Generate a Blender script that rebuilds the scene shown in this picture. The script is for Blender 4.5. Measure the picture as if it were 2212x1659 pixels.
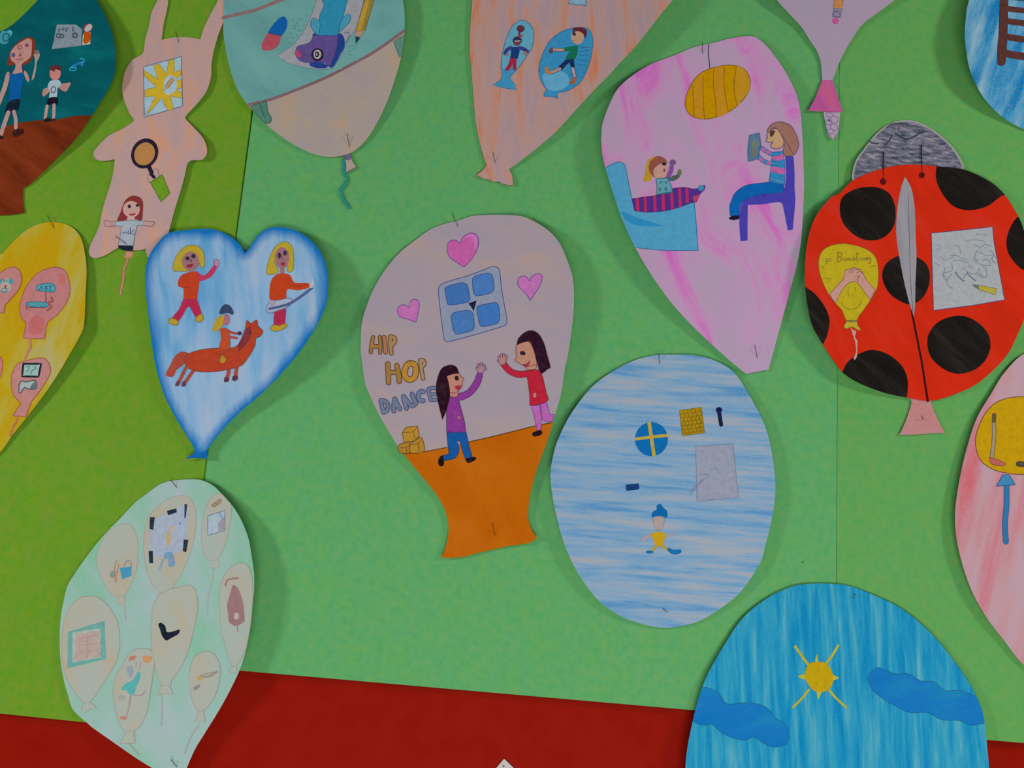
import bpy, math, re
import numpy as np
from mathutils import Vector, Matrix
from mathutils.geometry import delaunay_2d_cdt

for o in list(bpy.data.objects):
    bpy.data.objects.remove(o, do_unlink=True)

# ------------------------------------------------------------ camera
SC = bpy.context.scene
COL = SC.collection
W, H, FPX = 2212.0, 1659.0, 1800.0
CAM = Vector((0.0, -0.98, 1.5))
PITCH = math.radians(9.5)      # the phone looks slightly upward
ROLL = math.radians(4.1)       # and is held a little askew
FW = Vector((0, math.cos(PITCH), math.sin(PITCH)))
UP0 = Vector((0, -math.sin(PITCH), math.cos(PITCH)))
R0 = Vector((1, 0, 0))
RT = R0 * math.cos(ROLL) + UP0 * math.sin(ROLL)
UP = -R0 * math.sin(ROLL) + UP0 * math.cos(ROLL)
cd = bpy.data.cameras.new('camera')
cd.sensor_width = 36.0
cd.lens = FPX / W * 36.0
cd.clip_start = 0.02
cam = bpy.data.objects.new('camera', cd)
COL.objects.link(cam)
M = Matrix.Identity(4)
for i in range(3):
    M[i][0] = RT[i]; M[i][1] = UP[i]; M[i][2] = -FW[i]; M[i][3] = CAM[i]
cam.matrix_world = M
SC.camera = cam

# ------------------------------------------------------------ light and exposure
SC.view_settings.view_transform = 'Standard'
SC.view_settings.look = 'None'
SC.view_settings.gamma = 1.0
SC.view_settings.use_curve_mapping = False
SC.view_settings.exposure = 0.19
wd = bpy.data.worlds.new('room_light'); SC.world = wd
wd.use_nodes = True
wd.node_tree.nodes['Background'].inputs[0].default_value = (0.93, 1.0, 1.0, 1)
wd.node_tree.nodes['Background'].inputs[1].default_value = 0.10
def area(name, loc, target, size, power, col):
    l = bpy.data.lights.new(name, 'AREA'); l.shape = 'RECTANGLE'
    l.size = size[0]; l.size_y = size[1]; l.energy = power; l.color = col
    o = bpy.data.objects.new(name, l); COL.objects.link(o)
    o.location = loc
    d = Vector(target) - Vector(loc)
    o.rotation_euler = d.to_track_quat('-Z', 'Y').to_euler()
    return o
area('window_daylight', (-1.9, -1.15, 1.8), (0.1, 0, 1.5), (0.26, 0.3), 10.2, (0.95, 1.0, 1.03))
area('ceiling_lamp', (1.6, -1.1, 2.3), (0.3, 0, 1.4), (0.3, 0.26), 6.8, (1.0, 0.98, 0.93))
area('front_fill', (0.2, -1.7, 0.5), (0.2, 0, 1.2), (1.2, 0.6), 13.6, (1.0, 1.0, 1.0))  # unseen fill added low behind the camera to brighten the lower boards

# ------------------------------------------------------------ the wall: from a point of view direction to the board
K = 0.58                       # share of light a white sheet sends back here
def P(px, py, h):
    d = FW * FPX + RT * (px - W / 2) - UP * (py - H / 2)
    t = (-h - CAM.y) / d.y
    return CAM + d * t

def s2l(c):
    return c / 12.92 if c <= 0.04045 else ((c + 0.055) / 1.055) ** 2.4
def rgb(hx):
    hx = hx.lstrip('#')
    return tuple(min(0.93, s2l(int(hx[i:i+2], 16) / 255.0) / K) for i in (0, 2, 4))

# ------------------------------------------------------------ materials
def newmat(name):
    m = bpy.data.materials.new(name); m.use_nodes = True
    nt = m.node_tree; b = nt.nodes['Principled BSDF']
    b.inputs['Roughness'].default_value = 0.85
    b.inputs['Specular IOR Level'].default_value = 0.04
    return m, nt, b
def nd(nt, t, **kw):
    n = nt.nodes.new(t)
    for k, v in kw.items(): setattr(n, k, v)
    return n
def noise(nt, vec, scale, detail=4, rough=0.55, dist=0.0):
    n = nd(nt, 'ShaderNodeTexNoise')
    n.inputs['Scale'].default_value = scale; n.inputs['Detail'].default_value = detail
    n.inputs['Roughness'].default_value = rough; n.inputs['Distortion'].default_value = dist
    nt.links.new(vec, n.inputs['Vector']); return n.outputs['Fac']
def ramp(nt, fac, stops):
    r = nd(nt, 'ShaderNodeValToRGB'); e = r.color_ramp.elements
    while len(e) < len(stops): e.new(0.5)
    for i, (p, c) in enumerate(stops):
        e[i].position = p; e[i].color = (c[0], c[1], c[2], 1)
    nt.links.new(fac, r.inputs[0]); return r.outputs[0]
def mix(nt, fac, a, b, bt='MIX'):
    n = nd(nt, 'ShaderNodeMix', data_type='RGBA', blend_type=bt)
    for s, v in ((0, fac), (6, a), (7, b)):
        if isinstance(v, (int, float)): n.inputs[s].default_value = v
        elif isinstance(v, tuple): n.inputs[s].default_value = (v[0], v[1], v[2], 1)
        else: nt.links.new(v, n.inputs[s])
    return n.outputs[2]

def crayon(name, cols, angle=0.0, sx=60.0, sz=7.0, lo=0.35, hi=0.65, grain=0.25, paper='b4a8ae',
           edge=None, seed=0.0, blotch=0.0, blotchcol=None, dist=0.25):
    """coloured pencil or felt pen on paper: strokes along `angle` (degrees from upright)"""
    m, nt, b = newmat(name)
    tc = nd(nt, 'ShaderNodeTexCoord')
    r = nd(nt, 'ShaderNodeMapping'); r.inputs['Rotation'].default_value = (0, math.radians(angle), 0)
    r.inputs['Location'].default_value = (seed, 0, seed * 0.7)
    nt.links.new(tc.outputs['Object'], r.inputs['Vector'])
    s = nd(nt, 'ShaderNodeMapping'); s.inputs['Scale'].default_value = (sx, 8, sz)
    nt.links.new(r.outputs[0], s.inputs['Vector'])
    f = noise(nt, s.outputs[0], 1.0, 5, 0.6, dist)
    n = len(cols)
    c = ramp(nt, f, [(lo + (hi - lo) * i / max(1, n - 1), rgb(x)) for i, x in enumerate(cols)])
    if blotch:
        bf = noise(nt, tc.outputs['Object'], 14.0 + seed, 3)
        bm = nd(nt, 'ShaderNodeMapRange'); bm.inputs[1].default_value = 0.45; bm.inputs[2].default_value = 0.7
        bm.inputs[4].default_value = blotch
        nt.links.new(bf, bm.inputs[0]); c = mix(nt, bm.outputs[0], c, rgb(blotchcol))
    g = noise(nt, tc.outputs['Object'], 420.0, 3, 0.7)
    gm = nd(nt, 'ShaderNodeMapRange'); gm.inputs[1].default_value = 0.5; gm.inputs[2].default_value = 0.75
    gm.inputs[4].default_value = grain
    nt.links.new(g, gm.inputs[0])
    c = mix(nt, gm.outputs[0], c, rgb(paper))
    if edge:
        a = nd(nt, 'ShaderNodeAttribute', attribute_name='edge')
        mr = nd(nt, 'ShaderNodeMapRange'); mr.inputs[1].default_value = edge[1] * 0.15; mr.inputs[2].default_value = edge[1]
        mr.inputs[3].default_value = 1.0; mr.inputs[4].default_value = 0.0
        ad = nd(nt, 'ShaderNodeMath', operation='MULTIPLY_ADD')
        ad.inputs[1].default_value = edge[1] * 1.2; nt.links.new(f, ad.inputs[0]); nt.links.new(a.outputs['Fac'], ad.inputs[2])
        sb = nd(nt, 'ShaderNodeMath', operation='SUBTRACT'); sb.inputs[1].default_value = edge[1] * 0.6
        nt.links.new(ad.outputs[0], sb.inputs[0]); nt.links.new(sb.outputs[0], mr.inputs[0])
        c = mix(nt, mr.outputs[0], c, rgb(edge[0]))
    nt.links.new(c, b.inputs['Base Color'])
    bp = nd(nt, 'ShaderNodeBump'); bp.inputs['Strength'].default_value = 0.06; bp.inputs['Distance'].default_value = 0.0006
    nt.links.new(g, bp.inputs['Height']); nt.links.new(bp.outputs[0], b.inputs['Normal'])
    return m

INK = {}
def ink(hx):
    """one pen or pencil colour, laid on a little unevenly"""
    if hx in INK: return INK[hx]
    m, nt, b = newmat('pen_colour')
    c0 = rgb(hx)
    tc = nd(nt, 'ShaderNodeTexCoord')
    f = noise(nt, tc.outputs['Object'], 190.0, 4, 0.6)
    w_ = min(1.0, max(c0) / 0.5)      # dark inks show their strokes more than pale ones
    lt = tuple(min(0.93, x * (1.2 - 0.12 * w_) + 0.015 * (1 - w_)) for x in c0); dk = tuple(x * (0.8 + 0.1 * w_) for x in c0)
    nt.links.new(ramp(nt, f, [(0.32, dk), (0.5, c0), (0.7, lt)]), b.inputs['Base Color'])
    INK[hx] = m; return m

# ------------------------------------------------------------ outlines
CR = {'p': (0, 0, 1), 'c1': (0, 0, 3.95), 'c2': (460, 0, 3.457), 'c3': (960, 0, 3.95), 'c4': (1280, 60, 4.366),
      'c5': (1280, 300, 3.19), 'c6': (1660, 0, 3.95), 'c7': (1712, 380, 2.86), 'c8': (0, 380, 2.765),
      'c9': (170, 250, 4.1475), 'c10': (300, 470, 3.072), 'c11': (770, 440, 4.366), 'c12': (770, 780, 3.771),
      'c13': (1170, 740, 2.592), 'c14': (110, 1010, 4.706), 'c15': (110, 1300, 4.621), 'c16': (1460, 1230, 2.9415),
      'c17': (1980, 760, 2.304), 'c18': (900, 1430, 3.687), 'la': (780, 700, 7.9), 'ya': (1750, 510, 5.925),
      'pa': (2000, 480, 7.9), 'ta': (0, 40, 10.054), 'yb': (0, 570, 10.37), 'ga': (1830, 250, 8.193), 'yc': (0, 760, 8.295)}
def parse(s, crop):
    pts = []; allc = False
    for t in s.split():
        if t == '#': allc = True; continue
        if t[0] == '@': crop = t[1:]; continue
        c = t.endswith('!'); t = t.rstrip('!')
        x, y = t.split(',')
        ox, oy, sc = CR[crop]
        pts.append((ox + float(x) / sc, oy + float(y) / sc, c or allc))
    return pts
def spline(pts, closed=True, step=4.0):
    n = len(pts); out = []
    rng = range(n) if closed else range(n - 1)
    for i in rng:
        p1 = pts[i]; p2 = pts[(i + 1) % n]
        p0 = pts[(i - 1) % n] if (closed or i > 0) else p1
        p3 = pts[(i + 2) % n] if (closed or i + 2 < n) else p2
        if p1[2]: p0 = p1
        if p2[2]: p3 = p2
        L = math.hypot(p2[0] - p1[0], p2[1] - p1[1])
        k = max(1, min(40, int(math.ceil(L / step))))
        if p1[2] and p2[2]: k = max(1, int(math.ceil(L / 12.0)))
        L0 = math.hypot(p1[0]-p0[0], p1[1]-p0[1]); L3 = math.hypot(p3[0]-p2[0], p3[1]-p2[1])
        a1 = min(1.0, 2.0 * L / (L0 + L + 1e-6)) if L0 > 0 else 1.0
        a2 = min(1.0, 2.0 * L / (L3 + L + 1e-6)) if L3 > 0 else 1.0
        m1 = ((p2[0]-p0[0])*0.5*a1, (p2[1]-p0[1])*0.5*a1); m2 = ((p3[0]-p1[0])*0.5*a2, (p3[1]-p1[1])*0.5*a2)
        for j in range(k):
            t = j / k; t2 = t*t; t3 = t2*t
            h1 = 2*t3-3*t2+1; h2 = t3-2*t2+t; h3 = -2*t3+3*t2; h4 = t3-t2
            out.append((h1*p1[0]+h2*m1[0]+h3*p2[0]+h4*m2[0], h1*p1[1]+h2*m1[1]+h3*p2[1]+h4*m2[1]))
    if not closed: out.append((pts[-1][0], pts[-1][1]))
    return out
def inside(q, poly):
    x = q[:, 0]; y = q[:, 1]; r = np.zeros(len(q), bool)
    n = len(poly)
    for i in range(n):
        x1, y1 = poly[i]; x2, y2 = poly[(i + 1) % n]
        if y1 == y2: continue
        c = ((y1 > y) != (y2 > y)) & (x < (x2 - x1) * (y - y1) / (y2 - y1) + x1)
        r ^= c
    return r
def dist_edge(q, poly):
    a = np.array(poly); b = np.roll(a, -1, axis=0); best = np.full(len(q), 1e9)
    for i in range(len(a)):
        d = b[i] - a[i]; L = d @ d
        if L < 1e-12: continue
        t = np.clip(((q - a[i]) @ d) / L, 0, 1)
        v = q - a[i] - t[:, None] * d
        best = np.minimum(best, np.sqrt((v * v).sum(1)))
    return best
def tess(poly, step=8.0, clip=None):
    """triangulate an outline with inner points so it can follow a curled sheet"""
    xs = [p[0] for p in poly]; ys = [p[1] for p in poly]
    vs = [Vector(p) for p in poly]; n = len(poly)
    ed = [(i, (i + 1) % n) for i in range(n)]
    gx = np.arange(math.floor(min(xs) / step) * step + step / 2, max(xs), step)
    gy = np.arange(math.floor(min(ys) / step) * step + step / 2, max(ys), step)
    if len(gx) and len(gy):
        g = np.array([(x + (step / 2 if k % 2 else 0), y) for k, y in enumerate(gy) for x in gx])
        g = g[inside(g, poly)]
        if len(g): g = g[dist_edge(g, poly) > step * 0.3]
        vs += [Vector((float(x), float(y))) for x, y in g]
    if clip:
        x0, x1, y0, y1 = min(xs) - 30, max(xs) + 30, min(ys) - 30, max(ys) + 30
        m = len(clip)
        for i in range(m):
            a, b = clip[i], clip[(i + 1) % m]
            if x0 < a[0] < x1 and y0 < a[1] < y1 and x0 < b[0] < x1 and y0 < b[1] < y1:
                k = len(vs); vs += [Vector(a), Vector(b)]; ed.append((k, k + 1))
    V, E, Fc, _, _, _ = delaunay_2d_cdt(vs, ed, [], 0, 1e-4)
    V = np.array([(v.x, v.y) for v in V]); T = np.array([list(f) for f in Fc if len(f) == 3])
    cen = V[T].mean(axis=1)
    ok = inside(cen, poly)
    if clip: ok &= inside(cen, clip)
    T = T[ok]
    a, b, c = V[T[:, 0]], V[T[:, 1]], V[T[:, 2]]
    ar = (b[:, 0]-a[:, 0])*(c[:, 1]-a[:, 1]) - (b[:, 1]-a[:, 1])*(c[:, 0]-a[:, 0])
    T = T[np.abs(ar) > 1e-5]; ar = ar[np.abs(ar) > 1e-5]
    T[ar > 0] = T[ar > 0][:, ::-1]
    use = np.unique(T); mp = -np.ones(len(V), int); mp[use] = np.arange(len(use))
    return V[use], mp[T]

def link(name, me, parent=None, loc=(0, 0, 0)):
    o = bpy.data.objects.new(name, me); COL.objects.link(o)
    if parent: o.parent = parent
    o.location = loc
    return o
def mesh(name, verts, faces, mats, midx=None, smooth=True):
    me = bpy.data.meshes.new(name); me.from_pydata(verts, [], faces)
    for m in mats: me.materials.append(m)
    if midx is not None: me.polygons.foreach_set('material_index', midx)
    me.polygons.foreach_set('use_smooth', [smooth] * len(faces))
    me.update(); return me
def tag(o, label, cat, group=None):
    o['label'] = label; o['category'] = cat
    if group: o['group'] = group

BASE = 0.0112        # front of the green boards
PAPER_EDGE = None
class Curl:
    """height of a sheet over the board: held down along a line through its pins, lifting to both sides"""
    def __init__(s, a, b, left, right, wl, wr, base=0.0012, endlift=0.0, L=400.0, power=1.8):
        s.a = np.array(a, float); d = np.array(b, float) - s.a; s.len = float(np.hypot(*d)); s.d = d / s.len
        s.n = np.array([-s.d[1], s.d[0]])
        if s.n[0] < 0: s.n = -s.n
        s.l, s.r, s.wl, s.wr, s.base, s.e, s.L, s.pw = left, right, wl, wr, base, endlift, L, power
    def __call__(s, x, y):
        v = np.array([x, y]) - s.a
        u = float(v @ s.n); t = float(v @ s.d)
        q = s.r * (min(u / s.wr, 1.3)) ** s.pw if u > 0 else s.l * (min(-u / s.wl, 1.3)) ** s.pw
        k = 1.0
        o = max(0.0, t - s.len, -t)
        return BASE + s.base + q * k + s.e * min((o / s.L), 1.5) ** 2

class Thing:
    def __init__(s, name, label, cat, anchor, curl, group=None):
        s.curl = curl
        s.loc = P(anchor[0], anchor[1], BASE)
        s.root = bpy.data.objects.new(name, None); COL.objects.link(s.root)
        s.root.empty_display_size = 0.02
        s.root.location = s.loc
        tag(s.root, label, cat, group)
        s.clip = None; s.done = []
    def to3(s, x, y, dh):
        return tuple(P(x, y, s.curl(x, y) + dh) - s.loc)
    def sheet(s, name, path, mat, crop='p', dh=0.0, th=0.0005, clip=True, step=14.0):
        poly = spline(parse(path, crop))
        V, T = tess(poly, step)
        n = len(V)
        front = [s.to3(x, y, dh + th) for x, y in V]; back = [s.to3(x, y, dh) for x, y in V]
        faces = [tuple(int(k) for k in t) for t in T] + [tuple(int(k) + n for k in t[::-1]) for t in T]
        idx = [0] * len(T) + [1] * len(T)
        cnt = {}
        for t in T:
            for i in range(3):
                e = (int(t[i]), int(t[(i+1) % 3])); cnt[e] = cnt.get(e, 0) + 1
        verts = front + back
        for (a, b) in [e for e in cnt if (e[1], e[0]) not in cnt]:
            k = len(verts); verts += [front[a], front[b], back[b], back[a]]
            faces.append((k + 1, k, k + 3, k + 2)); idx.append(1)
        me = mesh(name, verts, faces, [mat, PAPER_EDGE], idx)
        at = me.attributes.new('edge', 'FLOAT', 'POINT')
        de = dist_edge(V, poly); vals = np.zeros(len(verts)); vals[:n] = de; vals[n:2*n] = de
        at.data.foreach_set('value', vals)
        o = link(name, me, s.root)
        if clip: s.clip = poly
        return o
    def motif(s, name, crop, shapes, dh=0.0006, clip=False, label=None, kind=None):
        """a drawn figure: its own mesh, with named pieces as children"""
        groups = {}; order = []; cur = ''
        k = 0
        parts = []; bb = [1e9, 1e9, -1e9, -1e9]
        for sh in shapes:
            if isinstance(sh, str): parts.append(sh); continue
            got = list(s.shape(sh, crop, clip)); parts.append(got)
            for _, V, T in got:
                if len(V): bb = [min(bb[0], V[:, 0].min()), min(bb[1], V[:, 1].min()), max(bb[2], V[:, 0].max()), max(bb[3], V[:, 1].max())]
        lay = 1 + max([0] + [d[4] for d in s.done if d[0] < bb[2] and bb[0] < d[2] and d[1] < bb[3] and bb[1] < d[3]])
        for sh in parts:
            if isinstance(sh, str):
                k += 1; cur = (sh, k) if sh else ''; continue
            if cur not in groups: groups[cur] = ([], [], [], []); order.append(cur)
            vs, fs, ms, ix = groups[cur]
            for hx, V, T in sh:
                h = dh + 0.00005 + 0.000014 * lay; lay += 1
                m = hx if not isinstance(hx, str) else ink(hx)
                if m not in ms: ms.append(m)
                kv = len(vs); vs += [s.to3(x, y, h) for x, y in V]
                fs += [tuple(int(i) + kv for i in t) for t in T]; ix += [ms.index(m)] * len(T)
        s.done.append(bb + [lay])
        if '' in groups:
            root = link(name, mesh(name, *groups[''][:3], groups[''][3]), s.root)
        else:
            root = bpy.data.objects.new(name, None); COL.objects.link(root); root.parent = s.root
            root.empty_display_size = 0.01
        for g in order:
            if g: link(g[0], mesh(g[0], *groups[g][:3], groups[g][3]), root)
        if label: root['label'] = label
        if kind: root['kind'] = kind
        return root
    def shape(s, sh, crop, clip):
        k = sh[0]; cl = s.clip if clip else None
        ox, oy, sc = CR[crop]
        if k == 'F':
            V, T = tess(spline(parse(sh[2], crop)), clip=cl); yield sh[1], V, T
        elif k == 'O':       # fill and outline
            poly = spline(parse(sh[4], crop))
            V, T = tess(poly, clip=cl); yield sh[1], V, T
            if cl:
                q = np.array(poly); ok = inside(q, cl)
                for seg in runs(poly, ok): yield (sh[2],) + ribbon(seg, sh[3], False)
            else: yield (sh[2],) + ribbon(poly, sh[3], True)
        elif k == 'L':
            pts = spline(parse(sh[3], crop), False)
            if cl:
                q = np.array(pts); ok = inside(q, cl)
                for seg in runs(pts, ok, False): yield (sh[1],) + ribbon(seg, sh[2], False)
            else: yield (sh[1],) + ribbon(pts, sh[2], False)
        elif k == 'T':       # outlined pen stroke
            pts = spline(parse(sh[4], crop), False)
            yield (sh[2],) + ribbon(pts, sh[3] + 2.2, False)
            yield (sh[1],) + ribbon(pts, sh[3], False)
        elif k in ('E', 'R'):
            cx, cy, rx, ry = sh[2:6]; rot = math.radians(sh[6] if len(sh) > 6 else 0)
            w = sh[7] if len(sh) > 7 else 1.5
            n = max(12, int((rx + ry) / sc * 0.8)); n = min(n, 60)
            pts = []
            for i in range(n):
                a = 2 * math.pi * i / n
                x = rx * math.cos(a); y = ry * math.sin(a)
                pts.append((ox + (cx + x*math.cos(rot) - y*math.sin(rot)) / sc, oy + (cy + x*math.sin(rot) + y*math.cos(rot)) / sc))
            if k == 'E':
                V, T = tess(pts, clip=cl); yield sh[1], V, T
            else: yield (sh[1],) + ribbon(pts, w, True)
def runs(pts, ok, closed=True):
    out = []; cur = []
    n = len(pts)
    st = 0
    if closed and ok.any() and not ok.all():
        st = int(np.argmin(ok))
    for i in range(n + (1 if closed and ok.all() else 0)):
        j = (st + i) % n
        if ok[j]: cur.append(pts[j])
        else:
            if len(cur) > 1: out.append(cur)
            cur = []
    if len(cur) > 1: out.append(cur)
    return out
def ribbon(pts, w, closed):
    p = np.array(pts, float)
    keep = [0]
    for i in range(1, len(p)):
        if np.hypot(*(p[i] - p[keep[-1]])) > 0.3: keep.append(i)
    p = p[keep]; n = len(p)
    if n < 2: p = np.vstack([p, p + [0.6, 0]]); n = 2
    if closed: d = np.roll(p, -1, 0) - np.roll(p, 1, 0)
    else:
        d = np.empty_like(p); d[1:-1] = p[2:] - p[:-2]; d[0] = p[1] - p[0]; d[-1] = p[-1] - p[-2]
    d /= (np.hypot(d[:, 0], d[:, 1])[:, None] + 1e-9)
    nr = np.stack([-d[:, 1], d[:, 0]], 1) * (w / 2)
    V = list(map(tuple, np.vstack([p + nr, p - nr]))); T = []
    for i in range(n if closed else n - 1):
        j = (i + 1) % n
        T += [(i, j, n + j), (i, n + j, n + i)]
    if not closed and w > 3:       # round ends
        for end, sg in ((0, 1), (n - 1, -1)):
            c = len(V); V.append(tuple(p[end])); a0 = math.atan2(nr[end][1], nr[end][0]); m = 6
            for q in range(m + 1):
                a = a0 + sg * math.pi * q / m
                V.append((p[end][0] + w/2*math.cos(a), p[end][1] + w/2*math.sin(a)))
            for q in range(m): T.append((c, c + 1 + q, c + 2 + q))
    V = np.array(V); T = np.array(T)
    a, b, c = V[T[:, 0]], V[T[:, 1]], V[T[:, 2]]
    ar = (b[:, 0]-a[:, 0])*(c[:, 1]-a[:, 1]) - (b[:, 1]-a[:, 1])*(c[:, 0]-a[:, 0])
    T[ar > 0] = T[ar > 0][:, ::-1]
    return V, T

m, nt, b = newmat('paper_edge'); b.inputs['Base Color'].default_value = (*rgb('a39a9c'), 1); PAPER_EDGE = m

# ------------------------------------------------------------ wall and boards
def slab(name, corners, y0, y1, mat, bevel=0.0006):
    """a flat board: corners are wall points (x, z)"""
    xs = sum(c[0] for c in corners) / len(corners); zs = sum(c[1] for c in corners) / len(corners)
    n = len(corners)
    vs = [(c[0]-xs, -y1, c[1]-zs) for c in corners] + [(c[0]-xs, -y0, c[1]-zs) for c in corners]
    fs = [tuple(range(n)), tuple(range(2*n-1, n-1, -1))] + [(i, i+n, (i+1) % n + n, (i+1) % n) for i in range(n)]
    me = mesh(name, vs, fs, [mat], smooth=False)
    o = link(name, me, None, (xs, 0, zs))
    md = o.modifiers.new('bevel', 'BEVEL'); md.width = bevel; md.segments = 2
    return o
def board_mat(name, c):
    m, nt, b = newmat(name)
    tc = nd(nt, 'ShaderNodeTexCoord')
    f = noise(nt, tc.outputs['Object'], 120.0, 4, 0.6); f2 = noise(nt, tc.outputs['Object'], 45.0, 3, 0.6)
    g = noise(nt, tc.outputs['Object'], 500.0, 3, 0.7)
    a = ramp(nt, f, [(0.35, rgb(c[0])), (0.5, rgb(c[1])), (0.65, rgb(c[2]))])
    a = mix(nt, 0.35, a, ramp(nt, f2, [(0.35, rgb(c[3])), (0.65, rgb(c[1]))]))
    nt.links.new(a, b.inputs['Base Color'])
    bp = nd(nt, 'ShaderNodeBump'); bp.inputs['Strength'].default_value = 0.1; bp.inputs['Distance'].default_value = 0.0006
    nt.links.new(g, bp.inputs['Height']); nt.links.new(bp.outputs[0], b.inputs['Normal'])
    return m
def wpt(px, py):
    p = P(px, py, BASE); return (p.x, p.z)
wall_m, nt, b = newmat('red_wall')
tc = nd(nt, 'ShaderNodeTexCoord')
f = noise(nt, tc.outputs['Object'], 30.0, 5, 0.6)
nt.links.new(ramp(nt, f, [(0.35, rgb('800f05')), (0.65, rgb('861306'))]), b.inputs['Base Color'])
b.inputs['Roughness'].default_value = 0.6
wall = link('wall_back', mesh('wall_back', [(-2.5, 0, 0), (2.5, 0, 0), (2.5, 0, 2.9), (-2.5, 0, 2.9),
    (-2.5, .1, 0), (2.5, .1, 0), (2.5, .1, 2.9), (-2.5, .1, 2.9)],
    [(0, 1, 2, 3), (7, 6, 5, 4), (0, 4, 5, 1), (1, 5, 6, 2), (2, 6, 7, 3), (3, 7, 4, 0)], [wall_m], smooth=False))
wall['kind'] = 'structure'
LIME = board_mat('lime_card', ['56891c', '628a20', '708826', '608634'])
MINT = board_mat('mint_card', ['4c9458', '589858', '669854', '56966a'])
SPRING = board_mat('spring_green_card', ['4e934c', '5a954e', '66954a', '58935a'])
o = slab('green_card_board', [wpt(-420, 1498), wpt(368, 1580), wpt(629.5, -420), wpt(-420, -420)], 0.001, 0.0112, LIME)
tag(o, 'yellow-green card board at the far left, behind the rabbit and yellow balloon', 'board', 'green card boards covering the wall')
o = slab('green_card_board', [wpt(386.2, 1438), wpt(1806, 1562), wpt(1817, -420), wpt(633, -420)], 0.001, 0.0096, MINT)
MIDBOARD = o
tag(o, 'wide bluish-green card board in the middle, behind the dance balloon', 'board', 'green card boards covering the wall')
o = slab('green_card_board', [wpt(1806.3, 1571), wpt(2620, 1641), wpt(2620, -420), wpt(1817.3, -420)], 0.001, 0.0100, SPRING)
tag(o, 'green card board at the far right, behind the ladybird balloon', 'board', 'green card boards covering the wall')
# ------------------------------------------------------------ paper cut-outs pinned to the boards
BAL = 'paper balloons drawn by children and pinned to the boards'
DK = '4a4450'
# --- dark teal balloon, top left
t = Thing('paper_balloon', 'dark teal and brown paper balloon with woman and boy, cut by the left edge', 'drawing', (60, 455),
          Curl((60, -100), (40, 460), 0.012, 0.013, 200, 190, 0.001), BAL)
TEAL = crayon('teal_pen', ['03474e', '04525a', '0a6a6c'], 80, 30, 12, 0.3, 0.75, 0.12, paper='146870', seed=1)
BRN = crayon('brown_pen', ['5c200c', '6e2a10', '7a3218'], 60, 50, 9, 0.35, 0.65, 0.1, paper='85442c', seed=2)
t.sheet('balloon_body', "0,68 22,57 50,33 82,0 110,-30 155,-45 190,-25 213,8 230,40 243,75 249,110 249,150 240,180 222,213 195,255 175,285 150,315 120,345 90,375 65,398 50,407! 49,430 53,460! 25,464 0,465 -60,468! -64,410! -120,350 -160,260 -170,190 -120,120 -50,85", TEAL)
t.motif('brown_ground', 'p', [('F', BRN, "-200,285 -80,284 0,276 38,266 80,260 121,258 157,251 192,249 270,244 270,500 -200,500")], clip=True)
t.motif('drawn_keyboard', 'ta', [('F', '7b8690', "# 1235,130 1650,130 1780,230 1760,590 1125,665"),
  ('L', '4c5660', 2.6, "1240,240 1290,230 1270,290 1320,220"), ('L', '4c5660', 2.6, "1340,240 1390,200 1360,270"),
  ('L', '4c5660', 2.6, "1480,210 1430,240 1430,285 1460,280"), ('L', '4c5660', 2.6, "1600,190 1570,230 1610,260 1570,280"),
  ('R', '465056', 1270, 370, 45, 45, 0, 3), ('R', '465056', 1340, 380, 40, 38, 0, 3), ('R', '465056', 1625, 365, 45, 48, 0, 4),
  'candle', ('F', 'a9a79a', "# 1800,340 1970,290 1960,560 1780,580"), ('F', 'b2480c', "1810,310 1960,300 1965,380 1950,490 1850,550 1800,480 1830,400"),
  ('E', '8c3040', 1905, 205, 115, 88, -35), ('E', 'a9a4a0', 1920, 205, 100, 66, -45)])
t.motif('drawn_fish', 'ta', [('L', '2c8fb8', 3, "1510,1110 1560,1050 1650,990 1740,960 1800,950"), ('L', '2c8fb8', 2.5, "1510,1120 1580,1135 1650,1110 1650,1060 1570,1080"),
  ('L', '2c8fb8', 2.5, "1740,880 1790,870 1835,910 1800,960 1750,1000 1810,1020"), ('L', '2470a0', 4, "1600,1030 1700,980 1780,990")])
t.motif('drawn_cloud', 'ta', [('F', '3a8a96', "0,330 60,260 130,280 200,240 260,290 240,380 190,440 180,520 90,560 0,530 -60,440"),
  ('L', '245a6a', 3, "60,400 110,330 190,350 190,450 110,500 70,460 60,400"), ('L', '60aeb8', 3, "200,290 245,280 250,330")])
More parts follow.
